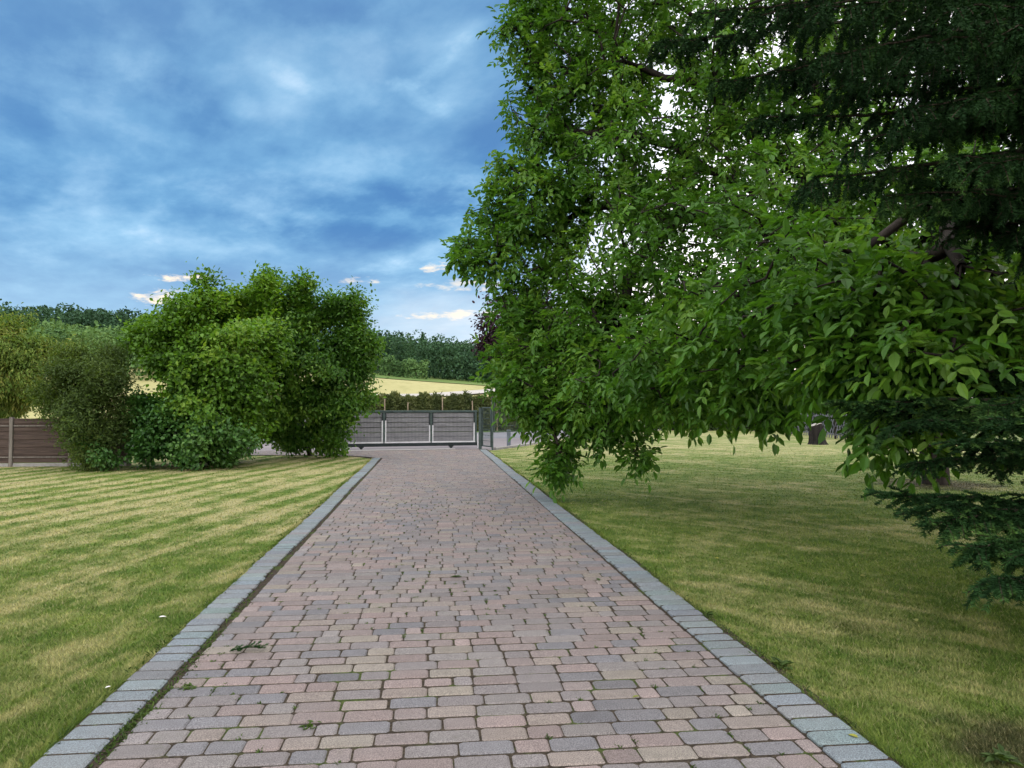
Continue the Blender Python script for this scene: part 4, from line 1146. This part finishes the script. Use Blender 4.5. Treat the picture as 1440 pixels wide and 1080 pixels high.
def wood(name, spots, mat, n, size, hr, rr, conif=.06):
    V, Q, Aa, off = [], [], [], 0
    for x, y_ in spots:
        h = rng.uniform(*hr); r = rng.uniform(*rr); b = np.array([x, y_, hz(np.array(x), np.array(y_))])
        cf = rng.random() < conif
        v, q, a = wood_tree_geo(b, h*(1.12 if cf else 1), r*(.6 if cf else 1), n, size, cf)
        V.append(v); Q.append(q+off); Aa.append(a); off += len(v)
    o = mesh_obj(name, np.concatenate(V), np.concatenate(Q), mat, attr=np.concatenate(Aa))
    return tag(o, kind='stuff')
def scatter(n, a0, a1, d0, d1, mind):
    pts = []
    for _ in range(n*30):
        a, d = random.uniform(a0, a1), math.sqrt(random.uniform(d0*d0, d1*d1))
        p = W(math.tan(R(a))*d, d)[:2]
        if all((p[0]-q[0])**2 + (p[1]-q[1])**2 > mind**2 for q in pts): pts.append(p)
        if len(pts) >= n: break
    return pts
wood('woods', scatter(190, -13, 14, 184, 260, 4.2), M['wood_leaf'], 620, .62, (9.5, 13), (3.4, 5), .05)
wood('woods', scatter(150, -42, -16, 205, 300, 7), M['wood_leaf'], 520, .85, (10, 14), (4, 6), .05)
wood('woods', scatter(130, -42, -18, 100, 190, 5.5), M['grove_leaf'], 480, .6, (5, 8), (3, 4.6), .02)
def field_tree(label, px, py, d, h, r, n=1100):
    b = P(px, py, d); z = float(hz(np.array(b[0]), np.array(b[1]))); b = np.array([b[0], b[1], z])
    root = empty('field_tree', b, label, 'tree', 'small trees along the wood edge')
    v, q, a = wood_tree_geo(b, h, r, n, .45)
    mesh_obj('crown', v, q, M['grove_leaf'], root, attr=a)
    mb = MB(); mb.tube([b + [0, 0, -.2], b + [.1, 0, h*.3], b + [0, .1, h*.6]], [.22, .16, .06], 7); mb.build('trunk', M['bark'], root)
field_tree('round pale green tree standing before the dark wood above the gate', 585, 525, 172, 5.6, 3.2)
field_tree('small bushy tree at the wood edge next to the hornbeam shrub', 547, 525, 176, 5.0, 2.6)
field_tree('smallest low tree at the wood edge between two bushier ones', 562, 525, 174, 4.0, 1.9)

# ------------------------------------------------------------------ small things on the paving and lawn
def fallen_sprig():
    b = G(348, 921) + [0, 0, .022]
    root = empty('fallen_sprig', b, 'torn green conifer sprig lying on the paving near the left kerb', 'sprig')
    N = Needles(); mb = MB()
    e0, e1 = b + W(-.10, .0) + [0, 0, .004], b + W(.10, .015) + [0, 0, .012]
    pts = [e0 + (e1-e0)*t + np.array([0, 0, .012*math.sin(t*3)]) for t in np.linspace(0, 1, 7)]
    mb.tube(pts, .0022, 5); mb.build('stem', M['twig'], root)
    for i in range(6):
        N.twig(pts[i], pts[i+1])
        for s in (-1, 1):
            N.twig(pts[i], pts[i] + W(random.uniform(.0, .05), s*random.uniform(.03, .07)) + [0, 0, random.uniform(0, .02)])
    v, f, at = N.geo(700, .016, .0016)
    mesh_obj('needles', v, f, M['needle'], root, attr=at)
fallen_sprig()
def leaf_on_ground(name, label, px, py, L, mat, grp='fallen leaves on the paving', z=.026, wr=.6):
    p = G(px, py) + [0, 0, z]
    th = random.uniform(0, 6.28)
    v, q = leaves_geo(np.array([p]), np.array([[math.cos(th), math.sin(th), .05]]), np.array([[rng.normal(0, .15), rng.normal(0, .15), 1]]), L, wr, .1, .3)
    o = mesh_obj(name, v - p, q, mat, attr=np.full(6, random.random())); o.location = p
    tag(o, label, 'leaf', grp)
leaf_on_ground('fallen_leaf', 'small yellow leaf on the paving towards the right kerb', 900, 986, .045, M['fallen'])
leaf_on_ground('fallen_leaf', 'pale yellow leaf lying on the blue-grey right kerb', 1207, 1049, .05, M['fallen'], z=.036)
leaf_on_ground('fallen_leaf', 'long green leaf lying in the middle of the drive', 650, 815, .11, M['weed_leaf'], wr=.35)
leaf_on_ground('fallen_leaf', 'dark green leaf on the drive under the walnut edge', 838, 817, .09, M['weed_leaf'], wr=.5)
leaf_on_ground('fallen_petal', 'white petal in the grass of the left lawn near the kerb', 223, 875, .05, M['petal'], 'petals on the lawn', .035)
leaf_on_ground('fallen_petal', 'tiny white petal at the kerb edge of the left lawn', 156, 973, .03, M['petal'], 'petals on the lawn', .03)

for px, py in [(905, 742), (985, 700), (1062, 663), (1120, 735), (1010, 790), (1175, 700), (1210, 815), (1290, 880), (880, 690)]:
    leaf_on_ground('fallen_leaf', 'small leaf dropped on the right lawn beneath the walnut', px, py, .075, M['fallen'], 'leaves dropped on the right lawn', .03, .5)
def rosette(label, px, py, n, L, z=.02):
    b = G(px, py) + [0, 0, z]
    th = rng.uniform(0, 6.28, n)
    d = np.stack([np.cos(th), np.sin(th), rng.uniform(.1, .9, n)], 1)
    v, q = leaves_geo(np.tile(b, (n, 1)) + rng.normal(size=(n, 3))*[.02, .02, .003], d, rand_dir(n)*.3 + [0, 0, 1.], L*rng.uniform(.5, 1.2, n), .35, .3)
    o = mesh_obj('weed_plant', v - b, q, M['weed_leaf'], attr=np.repeat(rng.random(n), 6)); o.location = b
    tag(o, label, 'weed', 'weed plants by the drive')
rosette('leafy weed rosette in the lawn edge beside the right kerb', 1098, 940, 30, .06)
rosette('smaller weed in the lawn beside the upper right kerb', 995, 868, 20, .05)
rosette('weed sprouting from a joint in the drive paving near the bottom', 438, 1028, 14, .038)
rosette('weed in the paving joint beside the bottom left kerb', 262, 975, 14, .04)
rosette('grey-green weed at the bottom right corner of the lawn', 1405, 1072, 26, .07)

# ------------------------------------------------------------------ air
def air():
    mb = MB(); mb.bar([0, -60, 26.5], [0, 420, 26.5], 700, 57)
    m = bpy.data.materials.new('haze'); m.use_nodes = True; t = NT(m.node_tree)
    v = t.n('ShaderNodeVolumePrincipled', i_Density=HAZE); v.inputs['Color'].default_value = (.78, .88, 1, 1); v.inputs['Anisotropy'].default_value = .2
    out = t.n('ShaderNodeOutputMaterial'); t.l(v.outputs[0], out.inputs['Volume'])
    tag(mb.build('haze', m), kind='stuff')
HAZE = .00022
if HAZE: air()

# ------------------------------------------------------------------ camera and render settings
cam = bpy.data.cameras.new('camera'); cam.lens = 36*F/1440; cam.sensor_width = 36; cam.clip_end = 5000; cam.clip_start = .05
co = link(bpy.data.objects.new('camera', cam))
co.location = (0, 0, H); co.rotation_euler = (R(90) + PIT, 0, -YAW)
SC.camera = co
SC.view_settings.view_transform = 'Standard'; SC.view_settings.look = 'None'
SC.view_settings.exposure = EXPOSURE; SC.view_settings.gamma = 1; SC.view_settings.use_curve_mapping = False
SC.render.engine = 'CYCLES'
SC.cycles.max_bounces = 6; SC.cycles.diffuse_bounces = 3; SC.cycles.glossy_bounces = 2; SC.cycles.transmission_bounces = 3
SC.cycles.use_denoising = True
